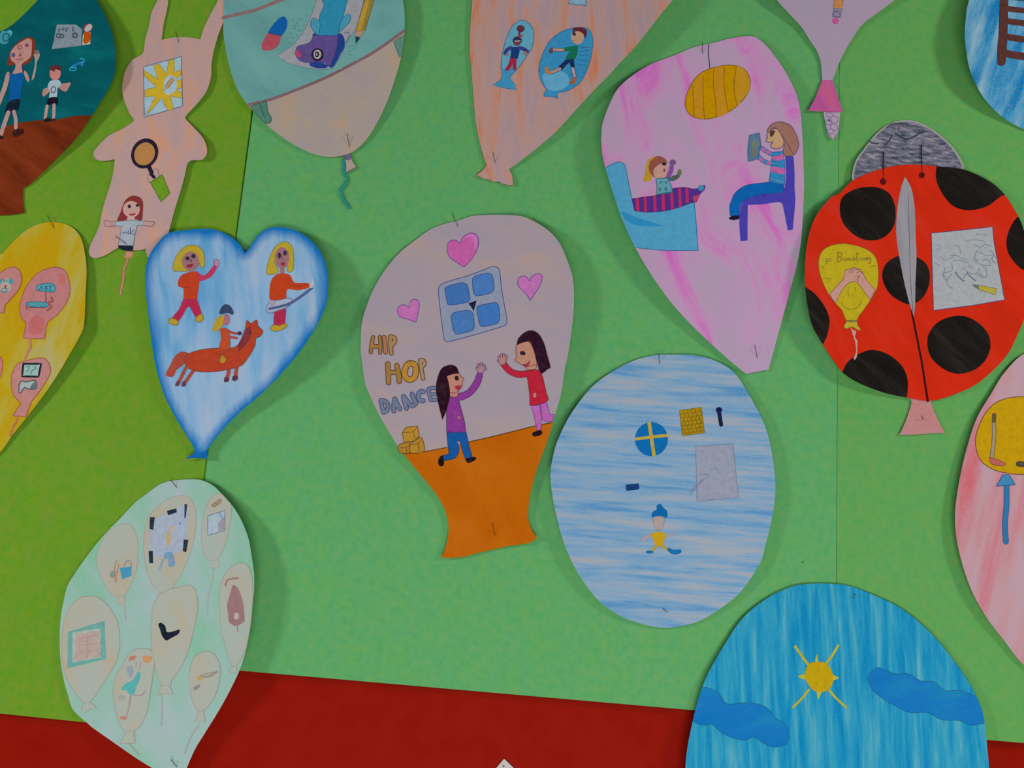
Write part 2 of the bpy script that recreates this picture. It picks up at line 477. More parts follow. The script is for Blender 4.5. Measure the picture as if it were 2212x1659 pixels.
t.motif('drawn_woman', 'ta', ['hair', ('F', '7a3020', "160,1010 180,860 240,690 340,560 480,450 640,400 720,430 770,540 760,680 720,800 640,950 500,1020 420,900 300,1010 230,1020"),
  'face', ('F', 'b08078', "235,890 230,740 330,600 470,500 620,430 690,480 690,640 670,820 590,900 500,960 470,1030 490,1130 540,1200 260,1230 330,1080 330,980 260,930"),
  ('R', '7c4844', 430, 625, 40, 42, 0, 2.4), ('E', '7c4450', 580, 580, 42, 42), ('E', '524c78', 290, 790, 42, 48), ('E', '8c4c48', 435, 795, 30, 34),
  ('F', 'a04840', "330,870 400,885 490,850 470,890 400,905 350,895"),
  'raised_arm', ('F', 'a08880', "740,820 730,780 860,760 850,850 800,950 780,1130 740,1290 690,1350 700,1250 750,1050 760,900"), ('E', '6e6264', 800, 730, 62, 50),
  ('F', 'a88480', "530,1130 590,1180 640,1330 620,1380 570,1330 530,1230"),
  'hanging_arm', ('L', 'a88480', 10, "# @p 18,160 10,190 -4,225"),
  'dress', ('F', '0a5290', "@p 21,161 36,159 49,157 51,172 46,195 42,218 30,222 19,224 21,195"), ('L', '2c3c60', 2, "@p 22,145 21,163"), ('L', '2c3c60', 2, "@p 49,145 50,160"),
  'shorts', ('F', '141c2c', "@p 18,221 41,214 39,236 28,240 23,244 11,246"),
  'leg', ('L', 'a88480', 9, "@p 18,243 10,266 2,290"), 'leg', ('L', 'a88480', 8, "@p 30,241 34,258 34,276"),
  'shoe', ('E', '241814', 0, 2575, 90, 40, 10), 'shoe', ('F', '3a1812', "@p 27,284 38,278 51,280 50,288 35,296 28,293")])
t.motif('drawn_boy', 'c1', ['head', ('E', 'b87870', 470, 625, 48, 60), ('F', '5c2824', "430,600 430,570 470,556 520,570 520,600 470,590"), ('E', 'c87470', 468, 650, 32, 28), ('E', '4c3a38', 458, 600, 14, 10),
  'arm', ('F', 'a87c74', "365,770 390,750 430,760 415,790 370,825 360,800"), 'arm', ('F', 'a87c74', "500,720 560,710 605,705 590,740 560,785 510,755"), ('L', '504048', 1.5, "480,745 520,770 560,785"),
  'shirt', ('F', '9cacb4', "430,690 505,685 520,720 490,760 482,830 420,840 425,780 405,745"), ('R', '5c4858', 455, 765, 20, 26, 0, 2), ('L', '5c4858', 1.5, "440,790 460,790"),
  'shorts', ('F', '161622', "412,840 488,832 488,892 440,885 398,905"),
  'leg', ('L', 'a88480', 7, "402,905 385,1010"), 'leg', ('L', 'a88480', 7, "462,895 458,1010"),
  'shoe', ('F', '1c1c20', "370,1025 400,1005 440,1018 435,1035 385,1042"), 'shoe', ('F', '2a2622', "445,1015 470,1010 470,1028 450,1030")])

# --- rabbit
t = Thing('paper_rabbit', 'peach paper rabbit with starburst window, magnifying glass and girl on its body', 'drawing', (280, 545),
          Curl((388, 60), (262, 560), 0.004, 0.006, 130, 130, 0.0010, power=2), None)
PEACH = crayon('peach_pencil', ['ac8c8a', 'b48e84', 'c48a70'], 10, 44, 11, 0.42, 0.66, 0.2, seed=3, dist=0.6)
t.sheet('rabbit_body', "340,0 328,25 322,55 314,84 308,115 285,130 270,155 264,190 268,215 280,245 289,260 268,276 235,293 215,312 203,327 203,338 212,346 230,347 248,344! 245,370 238,400 228,430 220,460 215,485 205,510 195,530 192,545 198,556 212,557 230,550 245,541 256,536 285,541! 305,540 314,537! 318,553! 330,560 350,540 364,503! 377,455 389,416 399,380 405,354 414,346 426,346 438,344 447,332 446,315 438,297 421,278 405,261 400,255 405,246 425,225 446,197 456,165 457,140 461,114 471,78 486,38 500,0 505,-30 492,-50 478,-30 471,0 456,28 440,61 433,85! 410,81 390,80 367,82 349,86! 354,51 362,15 363,-5 358,-35 345,-30", PEACH)
t.motif('paper_string', 'c9', [('F', 'b88068', "420,1218 485,1215 480,1262 440,1280 405,1262 425,1245"), ('T', 'b07c60', '8a5c40', 4, "440,1275 425,1330 405,1370 398,1470 385,1530 375,1600")], dh=-0.001)
t.motif('drawn_window', 'c1', [('O', '98b0bc', '58607c', 1.6, "# 1225,570 1547,482 1558,905 1230,1000"),
  'starburst', ('O', 'c4a028', '847040', 1.0, "# 1230,600 1350,680 1310,558 1355,546 1420,630 1440,518 1487,505 1487,620 1540,592 1545,640 1490,680 1546,685 1550,755 1500,755 1550,795 1545,838 1455,820 1478,928 1432,944 1380,835 1245,990 1325,820 1235,828 1235,765 1335,745 1232,645"),
  ('F', 'a0b4c0', "1400,700 1440,640 1490,660 1510,720 1490,780 1440,810 1400,780"),
  'pencil', ('O', 'b8905c', '5c544c', 1.2, "# 1468,657 1487,682 1432,752 1405,738"), ('O', 'a8a8a8', '50504c', 1.0, "# 1405,738 1432,752 1395,774")])
t.motif('drawn_magnifying_glass', 'c9', [('E', '241c2c', 591, 338, 118, 138, 25), 'lens', ('E', 'ac7844', 590, 342, 90, 106, 25),
  'handle', ('L', '241c2c', 9, "625,450 648,500 660,540"), 
  'hand', ('O', 'b09088', '6c5058', 1, "625,520 618,570 640,600 700,580 722,550 710,490 690,470 672,490 668,530 640,540"), ('L', '241c2c', 7, "642,480 655,530 675,550"),
  'sleeve', ('O', '648c20', '48602c', 1.2, "# 640,595 748,525 818,695 738,772")])
t.motif('drawn_girl', 'c9', ['hair', ('F', '7c3030', "343,945 380,850 400,790 430,745 480,716 545,730 575,775 573,870 560,940 510,925 430,930 380,950"),
  'face', ('E', 'ba9086', 472, 838, 76, 74), ('F', 'b89890', "440,900 490,900 505,935 440,935"), ('E', '2e2840', 453, 812, 15, 17), ('E', '2e2840', 525, 803, 14, 14), ('F', '96343c', "447,880 480,878 510,872 500,890 465,895"),
  'arm', ('O', 'b08a80', '645070', 1.2, "235,935 260,945 335,948 335,985 240,990 228,960"), 'arm', ('O', 'b08a80', '645070', 1.2, "580,945 650,950 670,945 678,965 655,990 580,980"),
  'shirt', ('O', '98a0a8', '60606c', 1.0, "335,948! 430,940! 470,935 510,935! 582,945! 580,980! 522,985! 500,1080 488,1165! 355,1160! 370,1080 385,990! 325,985!"),
  ('L', '4c5060', 1.4, "395,1060 400,1040 412,1055 420,1038 432,1058"), ('L', '4c5060', 1.4, "455,1030 440,1045 450,1060 462,1045 462,1000 465,1065"), ('L', '4c5060', 1.4, "500,1025 480,1030 478,1060 500,1062"),
  'shorts', ('F', '16202c', "# 355,1162 488,1165 485,1215 395,1205 355,1185")])

# --- table balloon
t = Thing('paper_balloon', 'pale turquoise and beige balloon showing a table with eraser, pencil and animal drawing', 'drawing', (745, 345),
          Curl((700, -130), (755, 318), 0.004, 0.013, 250, 170, 0.0008), BAL)
TBL = crayon('turquoise_pencil', ['5a8d8a', '649894', '6c9e98'], 60, 30, 14, 0.3, 0.7, 0.3, paper='8ea4a2', seed=4)
TAN = crayon('beige_pencil', ['9a8c8c', 'a09084', 'b08e6c'], 55, 26, 16, 0.35, 0.75, 0.2, seed=5)
t.sheet('balloon_body', "@c2 78,140 78,250 100,400 140,560 190,680 270,795 400,930 540,1040 680,1120 800,1163 900,1172 1020,1145 1100,1090 1170,1010 1240,890 1300,760 1350,620 1400,450 1430,250 1430,80 1418,0 @p 860,-50 805,-120 690,-150 560,-120 500,-55 484,0", TAN, 'c2')
t.motif('drawn_table', 'c2', [('F', TBL, "# -100,-600 1600,-600 1600,160 1425,230 1200,385 1000,495 840,578 640,662 430,738 270,775 60,820"),
  'table_edge', ('L', '7c5c60', 6.0, "230,790 270,780 430,742 640,664 840,580 1000,499 1200,389 1440,222"), ('L', '84686a', 7.5, "60,138 130,118 300,80 420,35 520,-5 640,-40"),
  'table_leg', ('O', '4c7868', '2c5044', 1.2, "280,795! 400,752! 410,830 435,880 430,912 395,925! 330,860"), ('L', '2c5044', 1.4, "350,770 385,880"),
  'table_leg', ('O', '5c8474', '3c5c50', 1.2, "1350,312! 1430,255! 1418,360 1408,425! 1390,420 1370,365")], clip=True)
t.motif('drawn_eraser', 'c2', [('F', 'aa4858', "410,245! 510,265! 495,320 470,355 430,375 395,378 368,368 366,330 385,290"), ('F', '12589c', "410,245! 440,195 490,140 530,123 553,150 552,200 535,240 510,267!"), ('L', '2c3858', 1.3, "410,246 510,267")])
t.motif('drawn_sheet', 'c2', [('O', '94949a', '5c7884', 1.2, "775,-20! 750,70 710,170 660,260 590,340 475,418! 570,475 720,510 820,518 890,510! 950,430 1000,310 1080,200 1130,-20!")])
t.motif('drawn_dog', 'c2', ['body', ('O', '2c84a4', '28607c', 1.4, "815,-20 830,40 800,110 790,170 770,215 755,265! 930,265! 955,200 975,110 990,50 1000,-20"),
  ('O', '4490a8', '28607c', 1.4, "740,140 765,140 800,170 795,220 790,262 765,250 730,190"), ('O', '4490a8', '28607c', 1.4, "955,165 985,120 1015,104 1028,130 1015,170 970,215 940,235"),
  'ear', ('F', '243c84', "925,262 955,250 980,285 982,350 955,400 930,450 890,505 860,490 900,380"), 'ear', ('F', '243c84', "720,470 790,462 860,490 840,508 770,508 725,490"), 'ear', ('F', '243c84', "745,255 770,252 770,272 745,272"),
  'head', ('O', '5c4884', '4c3c74', 1.2, "750,268! 930,265! 925,350 895,440 870,492 840,470 780,462 720,466 660,458 622,420 618,380 635,345 690,330 725,315 740,290"), ('F', 'a84468', "620,375 640,378 660,410 645,435 622,415"),
  ('E', '221828', 780, 408, 46, 48), ('E', 'a8a0a8', 780, 406, 30, 35), ('E', '221828', 776, 406, 17, 22), ('E', 'a8a0a8', 774, 406, 6, 12)])
t.motif('drawn_pencil', 'c2', [('O', 'b08c34', '64543c', 1.5, "# 1140,-20 1208,-20 1132,230 1064,232"), ('F', '90782c', "# 1175,-20 1208,-20 1132,230 1105,231"), ('F', 'a08470', "# 1064,232 1132,230 1098,280 1066,275"), ('F', '283848', "1064,270! 1100,280! 1066,328!"),
  ('L', '4c6c70', 1.3, "975,250 1010,240 1018,262 990,320")])
t.motif('pencil_marks', 'c2', [('L', '507c80', 1.3, f"{x},{y} {x+12},{y+5*(i%3-1)}") for i, (x, y) in enumerate([(590,150),(620,175),(600,210),(640,230),(575,250),(620,260),(545,290),(560,320),(650,140),(690,120),(605,190),(585,275),(1005,350),(1030,340),(1045,365),(1010,385),(1060,345),(1020,405)])], kind='stuff')
t.sheet('balloon_knot', "@c2 970,1155! 1030,1148! 1038,1195 1055,1225 1075,1250! 1030,1275 990,1292! 992,1240 985,1200!", TAN, 'c2', clip=False)
t.motif('knot_band', 'c2', [('F', '5c5c78', "# 970,1158 1030,1148 1034,1190 985,1198"), ('L', '5c4854', 1.6, "988,1290 1030,1270 1072,1248"), ('L', '5c4854', 1.2, "985,1200 992,1240 988,1290")])
t.motif('paper_string', 'c2', [('T', '20887c', '1c6c68', 4.5, "975,1200 980,1290 1000,1340 985,1380 955,1420 960,1460 985,1510 1015,1550")], dh=-0.0004)

# --- large peach balloon, top centre
t = Thing('paper_balloon', 'large orange-peach balloon with two small blue balloons drawn on it, at the top', 'drawing', (1070, 395),
          Curl((1240, -220), (1066, 360), 0.004, 0.014, 200, 190, 0.0008), BAL)
ORG = crayon('orange_pencil', ['a0858c', 'aa8884', 'b4806c', 'c06e4c'], 4, 60, 9, 0.4, 0.66, 0.22, seed=6, dist=0.6)
t.sheet('balloon_body', "@c3 240,0 220,250 218,450 235,650 250,850 270,1050 310,1250 358,1408! 330,1450 275,1492! 330,1522 380,1530 430,1552 465,1548 500,1568 585,1583! 578,1500 550,1442! 640,1380 800,1255 960,1115 1160,895 1290,755 1400,645 1500,535 1640,385 1720,285 1860,105 1950,-5 @p 1495,-70 1480,-160 1380,-240 1200,-250 1080,-190 1030,-90", ORG, 'c3')
t.motif('pencil_outline', 'c3', [('L', '6c4c40', 1.2, "310,1250 330,1330 358,1408 330,1450 275,1492 330,1522 380,1530 430,1552 465,1548 500,1568 583,1581 576,1500 551,1442")], dh=0.0003)
t.motif('drawn_balloon', 'c3', [('O', '5c9ab0', '34648c', 1.5, "660,172 715,195 755,245 764,310 750,400 700,480 630,580 560,665 600,720 608,765! 540,755 480,742 415,725! 455,700 487,665 483,560 500,430 540,300 590,210"),
  ('F', '3c88b0', "487,590 610,590 560,665 600,720 606,762 540,753 480,740 420,725 460,700 488,665"),
  'drawn_person', ('E', '58303c', 650, 245, 34, 32), ('L', '58303c', 4, "640,265 638,300"), ('F', 'a4303c', "625,300 665,295 660,318 640,315"),
  ('E', '34304c', 622, 345, 40, 34), ('L', '9c98a0', 3, "600,352 650,348"), ('E', '683844', 618, 372, 30, 18),
  ('F', '12346c', "565,400! 645,400! 640,440 625,500! 558,505! 568,450"), ('L', '343c74', 8, "570,408 535,425 520,455"), ('L', '343c74', 8, "640,408 680,420 705,440"), ('E', '7c6c70', 535, 468, 16, 14), ('E', '8c6c70', 692, 455, 16, 18),
  ('L', '9c2440', 8, "572,510 560,555 535,590"), ('L', '9c2440', 8, "598,510 598,585")], label='slim pale blue balloon with small dark figure')
t.motif('drawn_balloon', 'c3', [('O', '3484b0', '34648c', 1.5, "1190,235 1240,260 1265,330 1257,450 1222,580 1160,700 1060,768 960,792! 965,840! 920,825 850,822! 852,795 875,768! 825,690 805,600 830,480 900,350 1000,270 1100,240"),
  ('F', '5c9cbc', "840,640 950,600 1050,640 1060,720 980,770 880,760"), ('L', '28587c', 1.2, "1150,440 1240,430"), ('L', '28587c', 1.2, "1140,470 1235,470"), ('L', '28587c', 1.2, "1130,510 1220,520"), ('L', '28587c', 1.2, "1130,545 1210,560"), ('L', '28587c', 1.2, "1150,400 1240,405"),
  'drawn_boy', ('E', 'b48c74', 1135, 315, 56, 62), ('F', '5c2430', "1095,262 1098,240 1150,232 1205,248 1215,285 1200,325 1185,290 1150,268 1115,268 1112,300 1095,298"), ('E', '30303c', 1107, 292, 16, 13), ('L', '6c4444', 1.4, "1090,345 1110,345"),
  ('F', '14684c', "1075,395! 1140,388! 1135,450 1112,508! 1030,500! 1060,450 1065,430 1020,440 1018,412"), ('T', 'b08c7c', '50404c', 5, "1015,425 970,425 925,422"), ('F', '5c4450', "890,440 905,408 925,405 922,450 905,458"),
  ('F', '182850', "1040,505! 1105,505! 1112,575! 1080,582! 1066,535 1000,600! 975,568!"), ('T', 'a8887c', '50404c', 6, "985,588 945,605 910,618"), ('F', 'b07040', "858,575 880,565 890,590 905,625 890,635 862,620"),
  ('T', 'a4909c', '50404c', 6, "1095,585 1105,625 1112,655"), ('F', '9c5838', "1105,655 1125,660 1120,700 1080,722 1062,705 1085,685")], label='round blue balloon with running boy')
t.motif('balloon_tail', 'c3', [('O', '7ca0b4', '34647c', 1.5, "1075,-30! 1060,35! 1100,32 1130,45 1160,38 1210,50! 1205,-30!")])

# --- pink balloon with bed
t = Thing('paper_balloon', 'pink balloon with yellow striped lamp, a child in bed and a woman reading', 'drawing', (1640, 800),
          Curl((1520, 115), (1636, 775), 0.016, 0.012, 230, 200, 0.0008), BAL)
PINK = crayon('pink_pencil', ['a88ea8', 'b08cac', 'ba7eae', 'c460b0'], 18, 24, 8, 0.42, 0.66, 0.12, seed=7, dist=0.8, blotch=0.4, blotchcol='b880ac')
t.sheet('balloon_body', "@c4 1460,78 1540,90 1640,170 1750,310 1850,470 1930,650 1965,830 1980,1050 1990,1300 1995,1500 @c5 1445,600 1430,750 1400,900 1340,1120 1280,1340 1213,1590! 1130,1605 1060,1620! 960,1540 740,1340 560,1150 420,960 300,760 210,570 150,400 100,240 70,120 58,0 @c4 80,1050 95,900 170,700 250,560 390,440 560,340 760,265 950,185 1150,140 1300,100", PINK, 'c4')
t.motif('pencil_line', 'c5', [('L', '6c5c74', 1.2, "1060,1618 1130,1603 1165,1580 1212,1590")], dh=0.0004)
t.motif('drawn_lamp', 'c4', [('O', 'b68400', '7c5820', 1.8, "1380,365 1450,410 1487,500 1470,600 1400,700 1270,800 1100,858 980,850 910,810 875,730 890,630 950,500 1050,410 1200,362 1300,352"),
  ('F', 'b8801c', "945,545 1040,450 1042,600 1055,855 985,848 958,835"), ('F', 'b8801c', "1145,390 1245,368 1240,540 1262,700 1278,795 1172,835 1160,690 1140,550"), ('F', 'b4841c', "1355,362 1440,405 1484,500 1470,600 1400,695 1368,735 1342,650 1335,530"),
  ('L', '7c5c14', 1.4, "945,540 950,680 960,840"), ('L', '7c5c14', 1.4, "1042,450 1042,640 1055,855"), ('L', '7c5c14', 1.4, "1145,390 1140,550 1160,690 1172,835"), ('L', '7c5c14', 1.4, "1245,370 1240,540 1262,700 1280,795"), ('L', '7c5c14', 1.4, "1355,362 1335,530 1345,650 1368,735"),
  'lamp_cord', ('L', '4c4050', 2.0, "1098,158 1092,230 1100,310 1106,382")])
t.motif('drawn_bed', 'c5', [('O', '4c94b8', '2c6488', 1.5, "40,250! 100,195 150,165 190,160 222,180 240,260 270,410! 700,440! 712,560 728,768! 500,768 300,750 200,745! 60,500!"),
  ('F', '2c84b4', "200,500 300,540 460,590 480,600 330,600 240,570")], clip=True)
t.motif('drawn_child', 'c5', ['blanket', ('O', '4c2c84', '3c2464', 1.4, "272,415! 350,402 440,390 500,365 560,342 640,335 690,345 745,340! 770,318 772,345 740,380 715,435 690,435! 600,470 500,495 380,505 290,495!"),
  ] + [('L', 'b02c58', 6.5, f"{x},{a} {x+4},{b}") for x, a, b in ((308,418,492),(362,408,497),(428,398,492),(486,378,485),(545,365,478),(600,348,462),(650,345,435))] + [
  ('E', '3c84a0', 748, 338, 22, 20, -20), ('F', 'a83c5c', "690,395 720,390 735,380 725,420 705,438"),
  'hair', ('F', 'b08c24', "410,125 375,160 365,240 350,285 395,290 408,250 390,200 400,160 440,125"), ('F', '8c4c40', "395,235 388,180 410,140 455,118 500,138 515,170 480,165 440,190 425,240 430,265"),
  'face', ('F', 'b88c80', "430,200 480,168 510,180 518,215 500,262 440,268 420,240"), ('F', '2c1c28', "478,165 505,165 505,182 485,182"), ('E', '8c4058', 495, 215, 8, 12),
  'arm', ('L', '744c8c', 9, "525,255 540,220 545,190"), ('E', '6c5070', 553, 162, 22, 20), 'arm', ('L', '3c5c6c', 8, "510,275 560,275 590,255"), ('E', '5c6c4c', 600, 232, 14, 24, 10), ('E', '4c5440', 565, 265, 20, 14),
  'sweater', ('O', '5c94a4', '306470', 1.3, "438,275! 515,270! 540,320 552,370! 440,385! 445,330"), ('E', '3c7070', 465, 350, 10, 14), ('E', '3c7070', 505, 345, 10, 14), ('E', '3c7070', 470, 300, 8, 9), ('E', '3c7070', 505, 300, 8, 9), ('L', '2c6470', 2, "450,382 500,372 550,368")])
t.motif('drawn_reader', 'c4', ['chair', ('F', '443ca0', "@c5 1328,120! 1385,120! 1392,240 1392,340 1397,420 1380,625! 1345,630! 1320,500 1300,440 1240,440 1180,450 1070,455! 1068,600 1068,700! 1020,705! 1012,560 1030,430 1060,390 1180,370 1320,340"),
  'trousers', ('O', '0c5ca4', '24447c', 1.2, "@c5 1225,298! 1320,310! 1312,370! 1180,380 1090,405 1030,430 1015,480 1012,530! 950,530! 945,470 960,420 985,370 1060,320"), ('F', '1c1830', "@c5 938,548 965,530 1010,528 1010,550 970,560"),
  'sweater', ('O', '2c7cac', '2c4c80', 1.2, "1690,1175! 1800,1165! 1812,1300 1812,1480! 1740,1470 1665,1448! 1680,1350 1690,1260"),
  ('F', 'b45c98', "1690,1200! 1805,1190! 1808,1235! 1745,1255 1690,1235!"), ('F', 'b45c98', "1688,1308! 1812,1325! 1812,1385! 1684,1362!"), ('L', '5c88a8', 2, "1675,1420 1810,1460"),
  ('T', '3480b0', '2c4c80', 7, "1745,1190 1690,1190 1630,1160 1595,1135"), ('T', '3480b0', '2c4c80', 7, "1740,1280 1660,1275 1590,1240 1545,1190"),
  ('L', 'b45c98', 7, "1650,1170 1665,1178"), ('L', 'b45c98', 7, "1605,1145 1615,1152"), ('L', 'b45c98', 7, "1655,1272 1670,1276"), ('L', 'b45c98', 7, "1590,1240 1602,1248"),
  'book', ('O', '50708c', '34507c', 1.4, "# 1480,1015 1575,992 1585,1100 1560,1235 1468,1262 1465,1160"), ('E', '6c7468', 1535, 1100, 34, 45), ('E', '6c6c60', 1520, 1180, 30, 40),
  'face', ('O', 'b8906c', '50406c', 1.4, "1655,985 1700,955 1760,960 1800,1040 1798,1110 1750,1142 1690,1130 1682,1105 1702,1078 1680,1080 1635,1072 1650,1040 1645,1000"), ('F', '4c3438', "1670,1000 1690,965 1720,975 1700,1020 1680,1030"),
  'hair', ('O', '94685c', '5c4058', 1.4, "1650,965 1690,910 1740,890 1800,892 1870,925 1920,1010 1945,1100 1925,1165 1900,1195 1860,1210 1820,1210 1800,1170 1810,1100 1790,1030 1740,950 1700,945 1665,990"), ('L', '5c4058', 1.3, "1740,950 1830,1080 1890,1190")])

# --- pale pink balloon, top right
t = Thing('paper_balloon', 'pale pink funnel-shaped balloon end with deep pink cone and white string, at the top', 'drawing', (1785, 240),
          Curl((1830, -240), (1785, 190), 0.013, 0.010, 150, 180, 0.0008), BAL)
PALE = crayon('pale_pink_pencil', ['9a8c9e', 'a08ca0', 'b080a4'], 60, 30, 12, 0.35, 0.85, 0.2, seed=8)
t.sheet('balloon_body', "@c6 72,0 170,110 280,230 350,340 410,430 445,530 460,700! 545,692! 610,520 690,370 800,210 930,110 1075,0 @p 1995,-60 1990,-180 1830,-240 1660,-190 1628,-80", PALE, 'c6')
CONE = crayon('deep_pink_pen', ['a84c84', 'b4508c', 'b85878'], 25, 40, 10, 0.3, 0.7, 0.08, seed=9)
t.sheet('balloon_cone', "@c6 458,685! 546,682! 590,820 635,955! 470,952 340,945! 400,830", CONE, 'c6', dh=0.0007, clip=False)
t.sheet('paper_string', "@c6 468,955! 612,960! 605,1040 600,1100 580,1160 550,1197! 515,1160 495,1090 480,1020", crayon('white_paper_pale', ['a090a4', 'a898a8'], seed=2), 'c6', dh=0.0002, clip=False)
t.motif('string_loops', 'c6', [('R', '8c6498', 520, 980, 32, 20, 10, 1.3), ('R', '8c6498', 560, 1020, 36, 30, 0, 1.3), ('R', '8c6498', 515, 1040, 28, 24, 0, 1.3), ('R', '8c6498', 560, 1085, 34, 26, 20, 1.3), ('R', '8c6498', 530, 1120, 28, 22, 0, 1.3), ('L', '8c6498', 1.2, "515,1130 550,1192 580,1140"), ('E', '50303c', 516, 1030, 6, 8)], dh=0.0009)
t.motif('drawn_pencil', 'c6', [('O', 'b87c48', '8c6450', 1.2, "# 565,-30 642,-30 628,72 556,70"), ('O', '847c94', '5c5478', 1.2, "# 556,70 628,72 610,150 545,142"), ('L', '54507c', 1.3, "560,90 600,110 610,140 570,140 555,115 590,90 610,95"), ('E', 'bc4c88', 573, 178, 28, 28)])

# --- blue balloon with ladder, top right corner
t = Thing('paper_balloon', 'bright blue balloon with brown ladder, cut off by the top right corner', 'drawing', (2212, 280),
          Curl((2210, -150), (2205, 240), 0.022, 0.012, 120, 150, 0.0012), BAL)
SKY = crayon('sky_blue_pencil', ['0c70a8', '3888b4', '6498b4', '80a6be'], -22, 50, 9, 0.36, 0.64, 0.3, seed=10)
t.sheet('balloon_body', "@c6 1712,0 1690,100 1675,300 1690,450 1720,600 1790,760 1880,890 2000,1000 2180,1100 @p 2290,292 2360,200 2380,50 2340,-100 2230,-150 2130,-100", SKY, 'c6')
t.motif('drawn_ladder', 'c6', [('O', '54302c', '3c2424', 1.2, "1978,-60! 2045,-60! 2040,200 2032,380 2020,535 1990,560 1958,545 1955,420 1965,300 1972,120"),
  ('L', '54302c', 12, "2020,70 2100,82 2420,110"), ('L', '54302c', 13, "2015,178 2100,188 2420,230"), ('L', '54302c', 14, "2015,310 2100,325 2420,370"), ('L', '54302c', 16, "2000,450 2100,470 2420,520"), ('L', '54302c', 12, "2020,-30 2100,-22 2420,0"), ('L', '54302c', 15, "2400,-60 2400,560")])

# --- ladybird
t = Thing('paper_ladybird', 'red and black spotted ladybird balloon with grey head and pink paper tail', 'drawing', (1990, 930),
          Curl((1962, 330), (1998, 900), 0.015, 0.008, 230, 230, 0.0016), None)
GREY = crayon('grey_pencil', ['343a48', '565868', '706c7c', '8e8a90'], 84, 260, 60, 0.36, 0.64, 0.2, edge=('9c9a98', 5.0), seed=11)
RED = crayon('red_felt_pen', ['b8240e', 'c2260f', 'c62c1c'], 35, 40, 12, 0.35, 0.65, 0.05, paper='c0604c', seed=12)
TAIL = crayon('salmon_pencil', ['a87c84', 'b07878', 'b46c6c'], 60, 50, 14, 0.3, 0.7, 0.25, seed=13)
t.sheet('balloon_tail', "@c7 735,1395 715,1360! 860,1360! 855,1400 895,1500 942,1588! 860,1590 760,1598 660,1600! 705,1500", TAIL, 'c7', dh=-0.0012, clip=False)
t.sheet('ladybird_head', "@c6 715,1520 725,1430 755,1350 800,1290 860,1210 930,1130 1010,1070 1090,1035 1180,1026 1260,1035 1350,1075 1450,1140 1560,1240 1630,1340 1665,1425 @p 2070,380! 1960,390 1850,420!", GREY, 'c6', dh=-0.0012, clip=False)
t.motif('head_marks', 'ga', [('L', '3c3c48', 2.6, "700,215 780,150 900,135 1020,140 1100,185"), ('L', '484450', 2.2, "915,160 918,270"), ('L', '34384c', 3.2, "860,320 960,380 1060,415 1180,370 1300,300 1360,290"), ('L', '3c3c4c', 2.6, "400,450 470,490 560,490"), ('L', '3c3c4c', 2.6, "790,350 750,430 690,500"), ('L', '50485c', 2.2, "500,740 560,715 640,730")], dh=-0.0005)
t.sheet('ladybird_body', "@c6 600,1655 720,1540 900,1460 1050,1420 1200,1405 1320,1408 1440,1420 1640,1440 1800,1500 1920,1570 2010,1655 @c7 1390,240 1430,340 @p 2222,560 2224,620 @c7 1430,880 1390,980 1330,1100 1240,1200 1130,1290 1000,1350 850,1390 700,1368 560,1338 400,1275 300,1205 190,1045 120,920 85,750 75,580 85,450 110,330 150,240 240,130", RED, 'c7')
BLK = crayon('black_pencil', ['14100f', '1a1614', '2a2422'], 50, 60, 10, 0.3, 0.72, 0.10, paper='4a4444', seed=14)
for nm, pth in (('a', "310,130 400,78 520,70 600,112 635,200 625,310 560,382 470,398 390,370 315,295 292,210"),
  ('b', "@c6 1440,1380! @c7 885,0 900,60 940,130 1000,190 1090,212 1200,188 1290,125 1340,118! 1400,0! 1000,-140!"),
  ('c', "1400,250 1350,310 1322,400 1340,490 1430,582 1600,600! 1600,200!"),
  ('d', "555,600 585,535 650,495 700,488 760,498 830,550 848,640 820,730 770,780 710,792 620,745 568,675"),
  ('e', "0,640! 82,688! 140,730 200,810 228,890 215,980 185,1048! 0,1100!"),
  ('f', "250,1270! 310,1205! 345,1145 420,1095 500,1075 600,1108 680,1180 712,1270 705,1385! 300,1450!"),
  ('g', "835,1000 880,920 960,875 1060,866 1150,910 1210,980 1222,1060 1190,1140 1120,1200 1020,1222 930,1190 850,1110")):
    t.motif('black_spot', 'c7', [('F', BLK, pth)], clip=True)
t.motif('body_seam', 'c7', [('L', '30100c', 4.2, "735,830 755,930 775,1030 800,1160 820,1290 836,1392")])
SILV = crayon('silver_pencil', ['807c84', '8c8890', '949098'], 5, 90, 14, 0.3, 0.7, 0.2, seed=15)
t.motif('silver_feather', 'c7', [('F', SILV, "695,5! 735,80 755,200 760,350 766,500 760,650 757,800 750,872! 720,780 690,655 660,500 640,350 648,200 668,80"), ('L', '605c64', 1.5, "715,120 722,400 730,650 745,850")])
